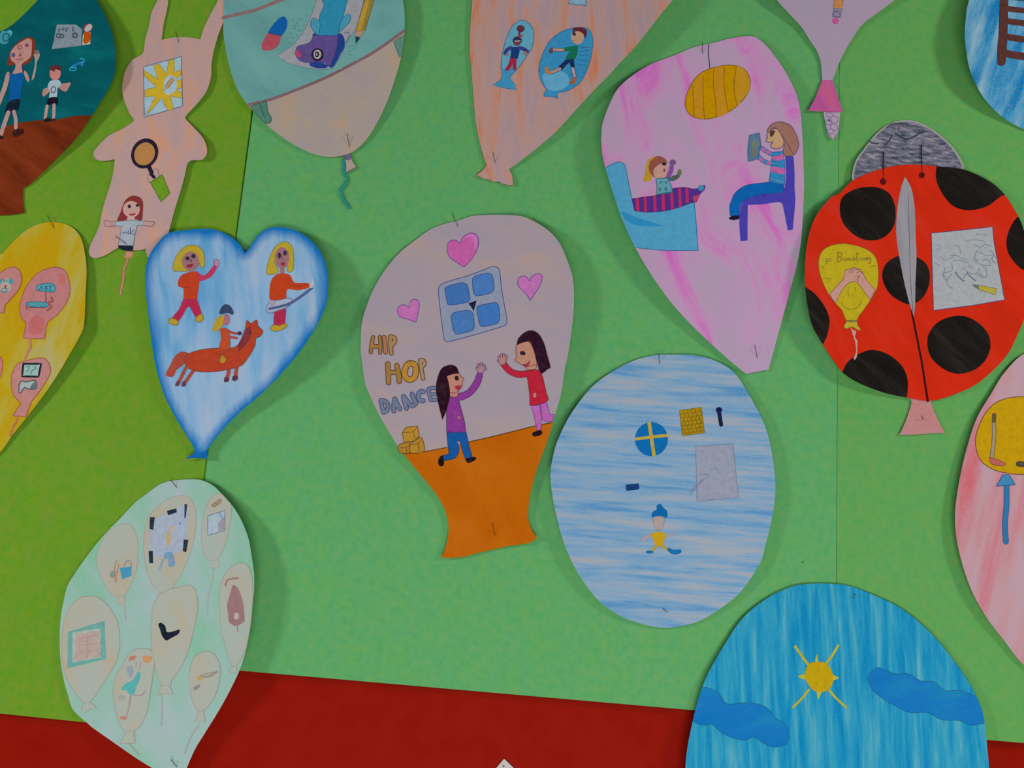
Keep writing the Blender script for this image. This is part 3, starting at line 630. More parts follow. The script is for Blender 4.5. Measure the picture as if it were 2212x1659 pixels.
t.motif('drawn_balloon', 'ya', [('O', 'b09c1c', '7c5c28', 1.2, "110,400 118,270 170,175 290,115 440,98 600,125 740,180 830,260 868,380 872,560 850,680 770,820 680,950 615,1040 605,1090! 465,1085! 440,1030 400,940 310,845 230,730 150,560"),
  ('L', '70683c', 2.6, "470,1082 600,1082"), ('O', 'b0982c', '7c5c28', 1.1, "465,1095! 600,1095! 615,1150 642,1180 635,1210 590,1190 560,1170 510,1165 480,1185 440,1175 432,1150"),
  'arms', ('O', 'b8887c', '7c5450', 1.3, "250,745! 340,640 420,550 450,440 490,425 510,430 560,398 600,420 650,430 680,490 750,600 835,690! 770,820! 700,720 600,590 570,580 480,610 400,710 325,855! 290,810"),
  ('L', '7c5450', 1.3, "490,450 500,470 540,420 560,405"), ('L', '7c5450', 1.3, "530,480 570,430 620,430"), ('L', '7c5450', 1.3, "590,480 640,450 670,480"), ('L', '7c5450', 1.3, "600,520 640,500 600,560 620,575"),
  'smile', ('L', '7c701c', 1.4, "400,840 430,900 500,935 590,925 640,870 655,830"), 'nose', ('L', '7c701c', 1.3, "490,650 485,720 492,780"), ('L', '7c701c', 1.2, "575,650 578,720"), '', ('L', '7c6c24', 1.3, "195,530 230,550 265,545"), ('L', '7c6c24', 1.2, "150,380 180,420"), ('L', '7c6c24', 1.2, "770,400 800,380 840,375"),
  'lettering', ('L', '80702c', 1.3, "210,285 205,370"), ('L', '80702c', 1.3, "215,295 265,285 250,320 215,325"), 
  ('L', '80702c', 1.7, "360,215 345,330"), ('L', '80702c', 1.7, "335,215 400,210 400,255 360,265"), ('L', '80702c', 1.7, "360,265 405,285 385,320 340,328"),
  ('L', '80702c', 1.3, "460,280 430,285 428,315 455,310 462,280 468,315"), ('L', '80702c', 1.3, "485,315 485,280 500,290 502,315 505,285 522,290 525,315"),
  ('L', '80702c', 1.3, "570,280 545,285 543,312 565,310 572,280 578,314"), ('L', '80702c', 1.3, "605,205 600,310 625,305"), ('L', '80702c', 1.3, "580,225 630,222"),
  ('L', '80702c', 1.3, "645,312 643,280 665,278"), ('R', '80702c', 690, 295, 16, 14, 0, 1.3), ('R', '80702c', 728, 290, 15, 14, 0, 1.3), ('R', '80702c', 765, 285, 13, 14, 0, 1.3), ('L', '80702c', 1.3, "778,280 770,350 745,340"),
  'string', ('F', 'b08c80', "515,1165 550,1200 590,1215 575,1290 605,1340 605,1420 598,1540 570,1585 555,1570 585,1480 575,1360 545,1260")], label='small yellow balloon with folded hands and pencil lettering')
t.motif('drawn_paper', 'pa', [('O', '9c9ea2', '5c3860', 1.6, "# 92,187 650,130 1138,78 1165,350 1345,1325 800,1420 130,1505"),
  ] + [('L', '74808c', 1.5, p) for p in ("190,395 260,390 230,450 180,470", "270,610 350,650 500,560 560,590", "420,570 540,570 600,610 690,640 740,740 800,780", "490,390 570,420 590,540", "650,330 800,300 980,320 1010,350", "860,210 1030,205 1010,250", "830,380 930,430 1000,380 1120,410", "880,480 1010,560 1160,570 1220,640", "800,640 860,680 940,720 1080,740 1100,690 1060,640 950,650", "300,760 330,780 300,880", "440,700 450,820 300,880 340,990 450,880", "640,770 720,850 850,880 920,780", "900,860 1020,940 1040,830 960,740", "850,880 960,940 1030,940", "280,890 360,960 370,1060 450,1130", "690,880 640,960", "150,680 240,750", "480,660 600,650 690,690", "870,480 830,620 900,660", "1080,470 1160,540 1130,640 1200,700")] + [
  ('L', '5c6c84', 2.6, "505,845 570,940 660,1010"), ('L', '5c6c84', 2.2, "700,860 800,960 850,1000"),
  'pencil', ('O', 'a8983c', '706c4c', 1.2, "# 900,1075 1215,1135 1180,1235 905,1150"), ('F', '64685c', "# 780,1058 900,1070 905,1150 840,1110")])
t.motif('antenna', 'ga', [('L', '282830', 3.2, "640,640 645,800 640,960"), ('L', '7c1c18', 2.4, "640,960 640,1110"), ('E', '4c100e', 636, 1165, 55, 60)])
t.motif('antenna', 'ga', [('L', '282830', 3.2, "1315,530 1312,700 1322,870"), ('L', '7c1c18', 2.4, "1322,870 1322,1000"), ('E', '4c100e', 1322, 1052, 52, 56)])

# --- yellow balloon, left
t = Thing('paper_balloon', 'yellow balloon with small red-pink balloons drawn on it, at the left edge', 'drawing', (20, 960),
          Curl((108, 490), (-60, 990), 0.006, 0.015, 180, 190, 0.0008), BAL)
YEL = crayon('yellow_pencil', ['a69a68', 'aa9838', 'ac9014', 'b08a04'], -8, 22, 6, 0.38, 0.6, 0.06, seed=16)
t.sheet('balloon_body', "0,550 29,521 58,496 87,483 119,479.5 152,488.5 173,510 182,539 187,582 185,633 181,705 170,731 148,770 126,807 94,854 58,901 29,937 0,977 -40,1010! -70,985! -130,900 -180,760 -170,650 -90,580", YEL)
t.motif('drawn_balloon', 'yb', [('O', 'b07070', '94503c', 1.6, "450,1100 440,950 500,720 580,520 680,380 800,250 940,150 1130,90 1300,75 1450,150 1540,350 1570,600 1520,800 1400,1000 1250,1170 1080,1280! 1040,1400 1000,1680! 740,1675 520,1665! 560,1450 580,1310! 480,1220"),
  ('F', 'b46060', "720,1200 950,1180 1000,1300 960,1500 760,1600 640,1480"), ('F', 'b46458', "1330,220 1450,280 1440,460 1350,420"),
  'sign', ('O', '50909c', '2c5c70', 1.6, "830,590 820,500 880,465 1130,430 1230,500 1245,560 1200,630 1000,615"), ('L', '24586c', 1.6, "880,590 930,500 950,590"), ('L', '24586c', 1.6, "1010,580 1020,500 1060,500 1020,545 1070,565 1015,590"), ('L', '24586c', 1.6, "1100,500 1150,495 1100,590 1160,590"),
  'desk', ('O', '4c8c98', '34586c', 1.5, "580,890 640,860 850,850 1090,880 1085,950 850,970 620,940"), ('L', '8c5048', 3, "600,930 600,1040"), ('L', '8c5048', 4, "1150,750 1180,830 1080,880 1150,960 1060,1040"), ('L', '6c4c54', 2.4, "1020,640 1030,760 1020,870"), ('L', '6c4448', 1.6, "640,975 1000,985"),
  'string', ('L', 'b07060', 5, "@c8 175,975 182,1020 165,1055 150,1090")], label='pink balloon with lettered sign above a desk')
t.motif('drawn_balloon', 'yc', [('O', 'b07874', '94503c', 1.5, "200,520 215,400 290,240 400,180 620,125 760,110 850,170 900,290 890,400 800,560 700,720 560,890! 520,1000 460,1165! 340,1150 225,1150! 300,1040 380,920! 260,800 210,660"),
  'screen', ('O', '8ca8a0', '20242c', 4.5, "# 420,215 735,215 690,445 395,440"), ('L', '50746c', 2, "470,280 520,250 510,330 450,360"), ('L', '50746c', 2, "620,250 640,300 560,350 560,400"),
  'console', ('O', '98a4a0', '4c5054', 2.5, "350,580 390,520 450,540 620,510 650,540 640,660 500,665 440,640 390,700 370,740 340,720"), ('F', '5c6868', "570,580 650,530 640,660 540,660"),
  'string', ('L', 'b06c44', 4.5, "305,1165 290,1250 220,1370 185,1500")], clip=True, label='pink balloon with screen and console')
t.motif('drawn_balloon', 'yb', [('O', 'b07470', '94503c', 1.5, "280,70 400,110 470,220 480,380 420,560 300,720 200,830 110,930! 100,1010 90,1100! -50,1095 -150,1090! -160,900 -300,700 -320,400 -200,250 0,200 120,120"),
  'clown_face', ('F', 'a09c94', "60,380 160,320 230,420 240,560 160,640 40,640 0,560"), ('F', '3c8ca0', "190,370 240,320 290,370 280,440 210,450"), ('F', '3c8ca0', "-20,370 40,330 50,400 0,440"), ('L', '4c5c54', 2, "90,350 95,420"), ('L', '4c5c54', 2, "150,350 155,410"), ('F', 'a04c3c', "100,480 150,480 140,550 90,545"), ('L', '3c7484', 3, "20,590 80,640 170,600"), ('L', '3c7484', 1.4, "20,560 180,560")], label='pink balloon with clown face')
t.motif('drawn_balloon', 'yc', [('O', 'b07070', '94503c', 1.5, "-120,50 -30,60 30,130 45,250 20,400 -40,520 -150,600 -260,520 -300,350 -250,150")], label='pink balloon cut off by the left edge')

# --- blue heart
t = Thing('paper_heart_balloon', 'blue heart-shaped balloon with two blond figures and a rider on a red-brown horse', 'drawing', (425, 985),
          Curl((522, 578), (425, 975), 0.007, 0.019, 200, 190, 0.0055), BAL)
HEART = crayon('blue_pencil', ['5892bc', '749ec0', '88a4c0', '96a8bc'], 10, 30, 6, 0.38, 0.64, 0.12, edge=('1468aa', 24.0), seed=17)
t.sheet('balloon_body', "@c10 705,235! 670,180 600,120 500,80 400,75 300,85 200,100 140,150 75,240 45,350 45,480 70,700 95,900 125,1040 170,1180 250,1340 350,1500 372,1555! 340,1580 310,1602! 380,1595 450,1602! 456,1540! 520,1450 650,1310 800,1180 950,1030 1060,900 1160,750 1230,610 1255,480 1250,360 1215,250 1150,160 1050,90 950,65 860,70 790,120 740,190", HEART, 'c10')
t.motif('balloon_knot', 'c10', [('F', '145c9c', "372,1555! 400,1565 456,1540! 450,1601! 380,1594 312,1600! 340,1580")])
t.motif('paper_crease', 'c10', [('L', '3c5c80', 1.6, "708,238 690,330 665,260"), ('L', '2c78b0', 2.2, "708,238 692,325")], dh=0.0004)
t.motif('drawn_child', 'c10', ['hair', ('O', 'ae942c', '6c6c4c', 1.2, "225,350 245,260 290,205 340,182 400,195 430,240 435,320 415,335 395,290 370,300 300,300 320,355 270,355"),
  'face', ('E', '94686c', 343, 290, 58, 64), ('L', '94686c', 9, "345,340 345,365"), ('E', '34283c', 322, 270, 15, 13), ('E', '34283c', 362, 256, 15, 14), ('F', '8c2838', "315,318 360,305 350,330 325,332"), ('E', '6c4c5c', 345, 285, 9, 12),
  'shirt', ('F', 'b43c20', "290,378 345,362 390,358 400,395 398,450 385,545! 295,545! 295,470 262,455 262,415"), ('F', 'b43450', "385,362 430,385 475,345 505,308 522,325 480,390 440,412 398,420"), ('L', '6c2c2c', 1.2, "275,460 330,465"),
  'hand', ('O', 'ac7c98', '6c506c', 1.1, "500,300 505,278 530,285 532,320 510,325"),
  'trousers', ('F', 'aa2848', "295,540! 385,540! 405,600 415,645 380,665 330,590 290,650 255,690 222,665 265,610"),
  'shoe', ('O', 'ac8c28', '6c5c3c', 1.2, "200,700 205,668 230,670 262,690 250,715"), 'shoe', ('O', 'ac8c28', '6c5c3c', 1.2, "375,670 410,640 428,660 415,690 385,690")], label='blond child waving one arm')
t.motif('drawn_child', 'c10', ['hair', ('O', 'ae942c', '6c6c4c', 1.2, "848,372 870,260 910,190 970,160 1015,190 1028,270 1022,350 985,360 980,300 900,290 925,362"),
  'face', ('E', '94686c', 950, 268, 48, 72), ('L', '94686c', 9, "952,330 952,365"), ('E', '402c44', 932, 252, 12, 20), ('E', '402c44', 970, 235, 14, 18), ('F', '8c3040', "940,300 970,296 965,318 945,318"), ('L', '5c4050', 1.4, "948,245 952,280"),
  'shirt', ('F', 'b43c1c', "890,398 930,372 1000,380 1030,430 1120,435 1135,460 1060,482 985,478 980,545! 905,552! 868,540 872,440"), ('L', '6c2c2c', 1.2, "1000,450 1060,455 1120,440"),
  'trousers', ('F', 'a42848', "905,610 972,600 968,715! 892,718!"),
  'shoes', ('O', 'ac8c28', '6c5c3c', 1.2, "870,735 895,712 930,718 970,703 985,715 960,740 900,755"),
  'guitar', ('O', '98a0b4', '505c84', 1.3, "845,600 870,560 940,545 1000,535 1022,555 980,595 900,625 862,635 848,620"), ('L', '4c5880', 5.5, "865,605 930,592 1000,570 1080,520 1150,465"), ('E', '98909c', 885, 570, 20, 22), ('F', 'a8acb8', "1130,460 1145,420 1152,400 1165,440 1150,468")], label='blond child playing a guitar')
t.motif('drawn_rider', 'c10', [ 'horse', ('F', 'a04434', "330,905 285,890 240,920 205,985 178,1045 225,1055 250,1010 300,970"),
  ('L', 'a04434', 7, "315,990 290,1040 262,1095"), ('L', 'a04434', 7, "365,1010 330,1060 305,1095"), ('L', 'a04434', 8, "600,990 592,1040 582,1070"), ('L', 'a04434', 8, "652,970 645,1020 640,1055"),
  ('F', '5c3c4c', "240,1115 255,1085 275,1085 265,1115"), ('F', '5c3c4c', "282,1118 292,1085 312,1090 308,1118"), ('F', '5c3040', "566,1090 570,1060 598,1065 590,1090"), ('F', '5c3040', "620,1080 625,1052 655,1052 650,1080"),
  ('O', 'aa3c24', '74382c', 1.3, "320,910 400,880 500,868 620,865 662,840 690,780 708,730 718,682 742,705 780,680 790,720 822,755 800,790 775,800 768,850 730,920 680,980 600,1005 500,1022 400,1022 330,1000 300,950"),
  ('F', '7c3034', "690,790 660,840 660,890 720,830 745,770 740,720 715,735"), ('E', '54304c', 738, 765, 12, 12),
  'rider_hair', ('F', 'ac8c30', "520,665 565,648 562,700 535,740 488,755 500,700"), 'helmet', ('F', '34405c', "535,640 545,600 575,575 608,590 628,630 620,645 590,632"),
  'rider_face', ('F', '9c6470', "570,645 595,645 602,690 580,715 560,700"), 'rider_clothes', ('F', 'b04828', "540,738 580,735 600,770 600,865 535,870 545,800"), ('L', 'a44440', 5, "580,745 620,765 660,770"), ('L', 'a44440', 5, "590,790 650,800"), ('E', '342c54', 668, 768, 14, 13),
  ('L', '8c4024', 3, "600,870 560,900 510,905"), ('F', 'a08430', "540,935 555,915 578,940 560,965 540,960")])

# --- dance balloon
t = Thing('paper_balloon', 'pale balloon lettered HIP HOP DANCE with two dancing girls on an orange floor', 'drawing', (1060, 1195),
          Curl((989, 490), (1070, 1160), 0.007, 0.016, 240, 220, 0.0008, 0.006, 100), BAL)
DANCE = crayon('pale_peach_pencil', ['968a96', '9e8c90', 'ae8c7c'], 80, 26, 10, 0.38, 0.8, 0.15, seed=18)
t.sheet('balloon_body', "@c11 1100,115 1350,105 1560,120 1700,180 1830,270 1920,380 1990,540 2035,680 2052,850 2045,1050 2015,1300 1990,1450 @c12 1700,50 1670,250 1620,430 1580,570 1530,720 1470,880 1430,1020 1405,1150 1400,1290 1430,1380 1472,1440! 1400,1483 1250,1505 1000,1560 850,1597 690,1602! 730,1500 750,1370 735,1260 690,1150 600,1020 500,900 420,800 340,700 250,550 180,430 110,280 70,180 45,0 @c11 40,1400 48,1150 90,980 170,790 280,610 420,450 560,340 700,240 850,185 960,158", DANCE, 'c11')
FLOOR = crayon('orange_felt_pen', ['ac5400', 'b05a04', 'b46010'], 30, 22, 12, 0.35, 0.7, 0.03, seed=19)
t.motif('orange_floor', 'c12', [('F', FLOOR, "# 100,780 340,758 450,750 580,735 740,705 920,660 1250,580 1450,530 1600,500 2000,440 2000,1800 100,1800"), ('L', '5c3c18', 2.0, "360,757 450,749 580,733 740,703"), ('L', '5c3c18', 2.2, "900,662 1080,622 1250,580 1450,530 1600,500")], clip=True)
for nm, pth, c in (('', "975,378! 1000,322 1050,285 1100,277 1142,310 1152,370 1130,450 1080,530 1015,596! 940,550 880,505 855,440 860,380 895,345 940,347", 'b85898'),
                   ('', "1635,735! 1650,690 1700,662 1745,668 1750,712 1720,790 1680,850 1640,915! 1600,850 1545,800 1520,750 1535,695 1580,682 1610,697", 'b468a4'),
                   ('', "495,985! 502,935 542,900 582,915 592,960 580,1040 560,1118! 500,1095 410,1065 387,1010 400,970 440,952 475,965", 'b468a4')):
    t.motif('drawn_heart', 'c11', [('O', c, '6c4488', 1.6, pth)] + ([('F', 'bc6cac', "1000,330 1050,292 1100,285 1138,315 1140,380 1115,440 1110,360 1080,318 1030,325")] if '285' in pth else []))
t.motif('drawn_window', 'c11', [('O', '848a9e', '544c7c', 1.8, "780,780 830,745 1050,680 1200,625 1290,592 1345,620 1370,820 1420,1110 1395,1150 1150,1225 860,1303 830,1280 800,1080 773,830"),
  'window_pane', ('O', '3c68a4', '34487c', 1.5, "835,800 870,775 1000,745 1045,770 1070,900 1040,930 870,955 850,900"), 'window_pane', ('O', '4470ac', '34487c', 1.5, "1095,710 1130,680 1240,655 1280,675 1298,800 1270,840 1130,870 1105,840"),
  'window_pane', ('O', '4470a8', '34487c', 1.5, "893,1060 930,1025 1060,1008 1100,1040 1110,1170 1080,1200 940,1230 915,1190"), 'window_pane', ('O', '3c6cac', '34487c', 1.5, "1137,980 1180,955 1310,933 1340,960 1350,1090 1320,1130 1180,1157 1155,1110"),
  'handle', ('F', '18183c', "1057,940! 1133,912! 1120,960 1105,1015! 1080,970")])
LG, LO = '966c38', '54402c'
def letters(name, fill, line, strokes):
    # first every outline, then every fill, so crossing strokes join
    t.motif(name, 'la', [('L', line, w + 3.4, p) for w, p in strokes] + [('L', fill, w, p) for w, p in strokes])
letters('letter_h', LG, LO, [(6, "205,225 175,380 165,480"), (5.5, "318,220 330,350 325,490"), (7, "185,378 320,385")])
letters('letter_i', 'a46c4c', LO, [(7, "392,225 410,350 418,480")])
letters('letter_p', 'a07850', LO, [(6.5, "498,215 505,350 515,500"), (7, "505,215 565,235 575,290 520,365")])
letters('letter_h', LG, LO, [(8.5, "455,680 465,850 468,1000"), (8.5, "610,710 640,850 650,980"), (7.5, "460,825 620,825")])
letters('letter_o', 'ac7c2c', LO, [(10.5, "850,665 915,700 935,790 915,900 840,950 770,920 745,850 752,770 790,695 850,665")])
letters('letter_p', 'a07c60', LO, [(6, "1010,620 1030,780 1060,930"), (6, "1010,615 1070,630 1080,690 1040,725")])
DG, DO = '667088', '40486c'
letters('letter_d', DG, DO, [(6.5, "335,1305 355,1400 380,1505"), (7, "345,1300 430,1330 460,1400 440,1480 385,1505")])
letters('letter_a', DG, DO, [(7.5, "560,1485 560,1380 575,1280"), (7, "575,1275 620,1370 665,1450"), (5, "580,1405 625,1395")])
letters('letter_n', DG, DO, [(7, "775,1440 745,1340 722,1240"), (7, "725,1235 790,1320 870,1400 930,1360"), (7, "870,1195 895,1270 935,1350")])
letters('letter_c', DG, DO, [(7, "1065,1155 1010,1155 975,1210 990,1290 1060,1310")])
letters('letter_e', DG, DO, [(6, "1150,1110 1165,1200 1190,1295"), (5.5, "1155,1105 1240,1085 1270,1100"), (5, "1170,1205 1280,1195"), (5.5, "1190,1300 1290,1290")])
t.motif('drawn_boxes', 'c12', [('O', 'a07428', '5c4018', 1.4, "340,692 385,667 435,665 440,742 355,748"), ('O', 'a47828', '5c4018', 1.4, "440,670 475,650 510,625 535,625 548,735 440,745"), ('L', '5c4018', 1.2, "355,705 405,705 435,680"), ('L', '5c4018', 1.2, "405,705 412,745"), ('L', '5c4018', 1.2, "445,680 500,670 530,635"), ('L', '5c4018', 1.2, "500,670 510,738"),
  'box', ('O', 'a87c2c', '5c4018', 1.4, "372,585! 405,540! 495,528! 512,610! 478,648! 388,662!"), ('L', '5c4018', 1.2, "375,582 460,575 495,530"), ('L', '5c4018', 1.2, "460,575 478,640")])
t.motif('drawn_dancer', 'c12', ['trousers', ('O', '145090', '242c5c', 1.3, "735,580! 890,572! 915,680 945,790! 890,802! 860,720 842,650 828,650 835,730 800,790 710,812! 700,768! 750,755 745,680"), ('F', '88808c', "820,655 838,690 840,665 832,652"),
  'shoe', ('F', '1c1014', "668,800 690,770 708,775 712,845 685,858 668,840"), 'shoe', ('F', '1c1014', "888,800 940,782 975,785 965,808 910,830"),
  'sweater', ('O', '803484', '50245c', 1.3, "765,290! 800,282 835,265 900,240 955,170 988,92! 1030,100! 1005,190 940,275 860,318 835,320 855,400 880,500 890,578! 735,582! 735,400 745,330"), ('E', '8c6c54', 835, 460, 12, 14), ('E', '7c6050', 808, 425, 6, 8),
  'face', ('O', 'b07868', '5c3444', 1.2, "735,120! 790,105 835,100! 850,125 876,145 862,165 862,200 830,245 820,290 770,292! 755,270 750,190"), ('F', '34181c', "800,130 815,118 832,130 830,158 805,155"), ('F', '9c2c40', "800,205 852,200 835,235 812,230"), ('L', '5c3444', 1.2, "760,255 800,260 830,245"),
  'hand', ('O', '9c7484', '5c3c58', 1.2, "988,95! 985,75 975,60 978,45 985,42 993,56! 985,28 990,18 1000,20 1006,46! 1012,15 1022,12 1030,18 1026,46! 1040,28 1050,30 1048,48 1038,60! 1055,55 1060,65 1050,75 1035,82 1030,98!"),
  'hair', ('F', '280e1c', "770,30 700,55 662,130 648,230 668,350 700,478! 735,395 762,270 750,170 738,122 835,98! 815,50")], label='dancer in a purple sweater with long dark hair')
t.motif('drawn_dancer', 'c12', ['leg', ('O', 'ac5ca4', '703c78', 1.2, "1425,365! 1495,355! 1505,470 1502,565! 1472,562! 1455,480"), 'leg', ('O', 'ac5ca4', '703c78', 1.2, "1500,352! 1550,335! 1565,400 1578,435 1612,432! 1600,490! 1560,495 1520,480"),
  'shoe', ('F', '201018', "1432,605 1440,580 1500,562 1514,585 1500,602 1455,615"),
  'sweater', ('O', 'b02034', '6c1c2c', 1.3, "1385,80! 1440,75 1495,70! 1520,150 1545,260 1560,315 1500,348 1412,362! 1412,280 1405,220 1392,128! 1310,132 1230,95 1172,28! 1212,2! 1262,62 1320,82"), ('E', 'b07c70', 1452, 278, 13, 20),
  'face', ('O', 'b07c68', '5c3444', 1.2, "@c11 1510,1335! 1560,1310 1625,1298! 1660,1350 1685,1430 1700,1510 1690,1560! 1610,1572! 1590,1538 1530,1500 1495,1475 1512,1445 1505,1390"), ('F', '30202c', "@c11 1540,1405 1560,1388 1590,1400 1592,1425 1555,1428"), ('F', '943044', "@c11 1568,1515 1610,1505 1640,1475 1622,1535 1600,1542"), ('L', '5c3444', 1.2, "@c11 1600,1532 1650,1530 1690,1518"),
  'hand', ('O', 'a87878', '5c3c58', 1.2, "@c11 1365,1522! 1345,1500 1330,1490 1328,1478 1346,1480! 1335,1455 1337,1435 1348,1438 1359,1464! 1355,1425 1362,1415 1372,1420 1381,1457! 1380,1415 1392,1410 1400,1420 1399,1457! 1410,1432 1422,1430 1424,1442 1412,1470 1408,1490 1400,1512!"),
  'hair', ('F', '2a1020', "@c11 1510,1338! 1528,1270 1590,1212 1655,1195 1720,1230 1770,1320 1800,1430 1830,1545 1805,1560 1740,1602 1705,1500 1680,1400 1650,1320 1622,1298 1565,1310")], label='dancer in a red sweater and pink leggings')

# --- pale blue oval
t = Thing('paper_balloon', 'pale blue oval balloon with round flag badge, blank sheet and small running figure', 'drawing', (1435, 1355),
          Curl((1424, 782), (1438, 1325), 0.010, 0.008, 240, 240, 0.0008), BAL)
PB = crayon('light_blue_pencil', ['5084b0', '6c92b2', '7e98b0', '939aa6'], 90, 100, 8, 0.36, 0.62, 0.2, seed=20)
t.sheet('balloon_body', "@c13 720,67 860,72 980,105 1080,170 1160,290 1240,440 1280,570 1305,730 1308,850 1290,980 1255,1130 1220,1240 1110,1400 1000,1490 880,1560 760,1592 680,1597 560,1575 440,1530 330,1455 250,1360 180,1250 120,1110 80,960 55,820 50,720 75,590 110,500 170,390 280,250 400,160 520,100 630,72", PB, 'c13')
t.motif('flag_badge', 'c13', [('E', '0c62a0', 615, 541, 92, 95), ('L', 'b0943c', 7.5, "602,452 613,520 629,630"), ('L', 'b0943c', 6.5, "529,540 620,528 703,520")])
t.motif('drawn_brick_wall', 'c13', [('O', 'a07c0c', '64582c', 1.2, "# 772,380 895,362 912,505 788,522")] + [('L', '74602c', 1.3, f"{773+2*i},{380+22*i} {896+2*i},{362+22*i}") for i in range(1, 7)] + [('L', '74602c', 1.2, f"{795+22*i+(8 if j%2 else 0)},{380-3*i+22*j} {797+22*i+(8 if j%2 else 0)},{402-3*i+22*j}") for i in range(5) for j in range(6)])
t.motif('drawn_microphone', 'c13', [('E', '14183c', 993, 377, 18, 16), ('L', '14183c', 8.5, "993,385 1000,430 1005,460")])
t.motif('drawn_paper', 'c13', [('O', '8a8ea0', '6c7488', 1.2, "# 863,580 1070,568 1103,868 870,890"), ('L', '747c8c', 1.3, "865,745 900,738 940,740 910,760"), ('L', '747c8c', 1.2, "940,712 975,705 998,735"), ('L', '6c748c', 1.4, "915,760 885,790 830,855"), ('L', '6c748c', 1.4, "900,765 865,800 822,840")])
t.motif('drawn_eraser', 'c13', [('O', '14386c', '102c5c', 1.2, "# 472,797 542,790 546,820 476,829")])
t.motif('drawn_runner', 'c13', [('L', '9c8c94', 7, "615,1078 585,1090 562,1105"), ('L', '948c9c', 6, "692,1080 718,1080 738,1068"), 'cap', ('F', '0c5c98', "617,978 622,948 645,935 643,915 665,903 682,925 703,945 700,982 672,970 645,972"),
  'face', ('O', 'a0908c', '7c7480', 1.0, "625,980 655,972 685,982 682,1020 668,1048 645,1048 628,1020"),
  'shirt', ('F', 'b4901c', "612,1072 650,1060 692,1070 685,1110 672,1138 640,1138 625,1105"), ('L', 'ac9030', 6, "645,1135 632,1150 622,1165"), ('L', 'ac9030', 6, "675,1135 690,1150 710,1162"),
  'shoe', ('E', '1c6494', 605, 1173, 22, 9), 'shoe', ('F', '1464a0', "700,1155 715,1150 735,1160 780,1160 782,1175 755,1186 725,1182")])

# --- mint balloon, lower left
t = Thing('paper_balloon', 'pale mint balloon covered with small beige balloons, overlapping the red wall at lower left', 'drawing', (385, 1655),
          Curl((382, 1053), (380, 1660), 0.004, 0.019, 250, 165, 0.0008), BAL)
MNT = crayon('mint_pencil', ['7aaa90', '86aa9a', '8eaaa2', '98a8a8'], 25, 18, 9, 0.36, 0.62, 0.1, seed=21)
MB = crayon('cream_pencil', ['9aa39a', '9fa196', 'a59d8a', 'ab997a'], 15, 20, 10, 0.38, 0.72, 0.1, seed=22)
t.sheet('balloon_body', "@c14 1400,120 1530,128 1650,185 1740,270 1830,370 1900,470 1960,590 2010,730 2040,900 2065,1080 2065,1250 2045,1430 @c15 2008,80 1990,250 1960,430 1900,640 1800,860 1680,1080 1550,1290 1440,1470 1355,1659 1320,1740! 1180,1730 1100,1710! 1010,1659 850,1560 620,1400 420,1260 350,1200 280,1140 210,1060 170,930 130,790 100,620 88,450 90,250 105,100 @c14 120,1400 165,1210 240,1080 330,950 450,790 580,640 700,520 860,350 980,260 1090,180 1200,138", MNT, 'c14')
OL = 'a08e80'
def mini(label, path, extra, tie=None, string=None):
    sh = [('O', MB, OL, 1.2, path)]
    if tie: sh.append(('O', MB, OL, 1.0, tie))
    if string: sh.append(('L', 'a4948c', 1.6, string))
    t.motif('drawn_balloon', 'c14', sh + extra, clip=True, label=label)
mini('beige balloon with blue bag', "760,568 830,610 875,720 885,850 875,1000 830,1140 780,1250 735,1305 660,1315 590,1260 520,1130 470,1000 465,900 500,790 560,690 640,610",
  ['bag', ('F', '4488a8', "# 700,1020 820,1005 820,1100 722,1138"), ('L', '5c6c7c', 1.3, "745,1005 770,950 810,955 815,1005"), 'ball', ('E', '748880', 625, 1085, 28, 36), ('L', '6c6c74', 1.2, "672,940 650,1000 650,1150"), ('L', 'b07c64', 3, "690,980 665,1100 660,1170")], "690,1318 740,1300 745,1385 680,1385", "745,1400 760,1560")
mini('beige balloon with black bars around a picture', "1340,285 1400,300 1450,370 1475,500 1465,660 1420,850 1340,1050 1240,1210 1170,1275 1090,1250 1020,1170 970,1020 945,850 950,670 985,520 1060,420 1190,320 1270,295",
  ['picture', ('F', '98a0b0', "1010,560 1180,470 1390,380 1385,600 1370,780 1250,880 1020,900 1000,750"), ('E', 'b4945c', 1195, 720, 22, 75), ('E', 'b09c88', 1230, 620, 22, 40, 30), ('F', '6c8ca8', "1160,870 1230,860 1260,990 1200,1010 1190,930 1150,930"), ('L', '7c90ac', 4, "1140,940 1100,1040"), ('L', '7c90ac', 1.3, "1060,530 1060,600"), ('E', '7084a0', 1312, 570, 12, 16),
   'bar', ('F', '22303c', "# 1180,440 1275,415 1280,455 1190,485"), 'bar', ('F', '22303c', "# 1005,505 1055,505 1040,632 1002,625"), 'bar', ('F', '2c3444', "# 1358,372 1386,375 1370,512 1357,510"), 'bar', ('F', '22303c', "# 993,850 1035,848 1037,972 1000,970"), 'bar', ('F', '22303c', "# 1350,732 1397,735 1375,860 1340,850")], "1090,1280 1180,1285 1150,1330 1090,1330")
mini('beige balloon with framed picture and pencil', "1700,265 1760,280 1820,350 1835,450 1815,600 1770,780 1710,910 1650,945 1590,930 1550,850 1530,720 1540,560 1570,420 1620,320",
  ['picture', ('O', '9ca8b4', '5c6878', 1.4, "# 1595,490 1768,435 1768,640 1595,690"), ('L', '7c98a8', 6, "1720,470 1745,520"), ('F', '8c8890', "# 1700,560 1765,500 1768,635 1700,650"), 'pencil', ('O', '94806c', '746454', 1.0, "# 1630,385 1715,315 1735,325 1725,355 1660,405")], "1650,945 1700,950 1705,1015 1620,1015", "1655,1020 1640,1150 1600,1300 1590,1500")
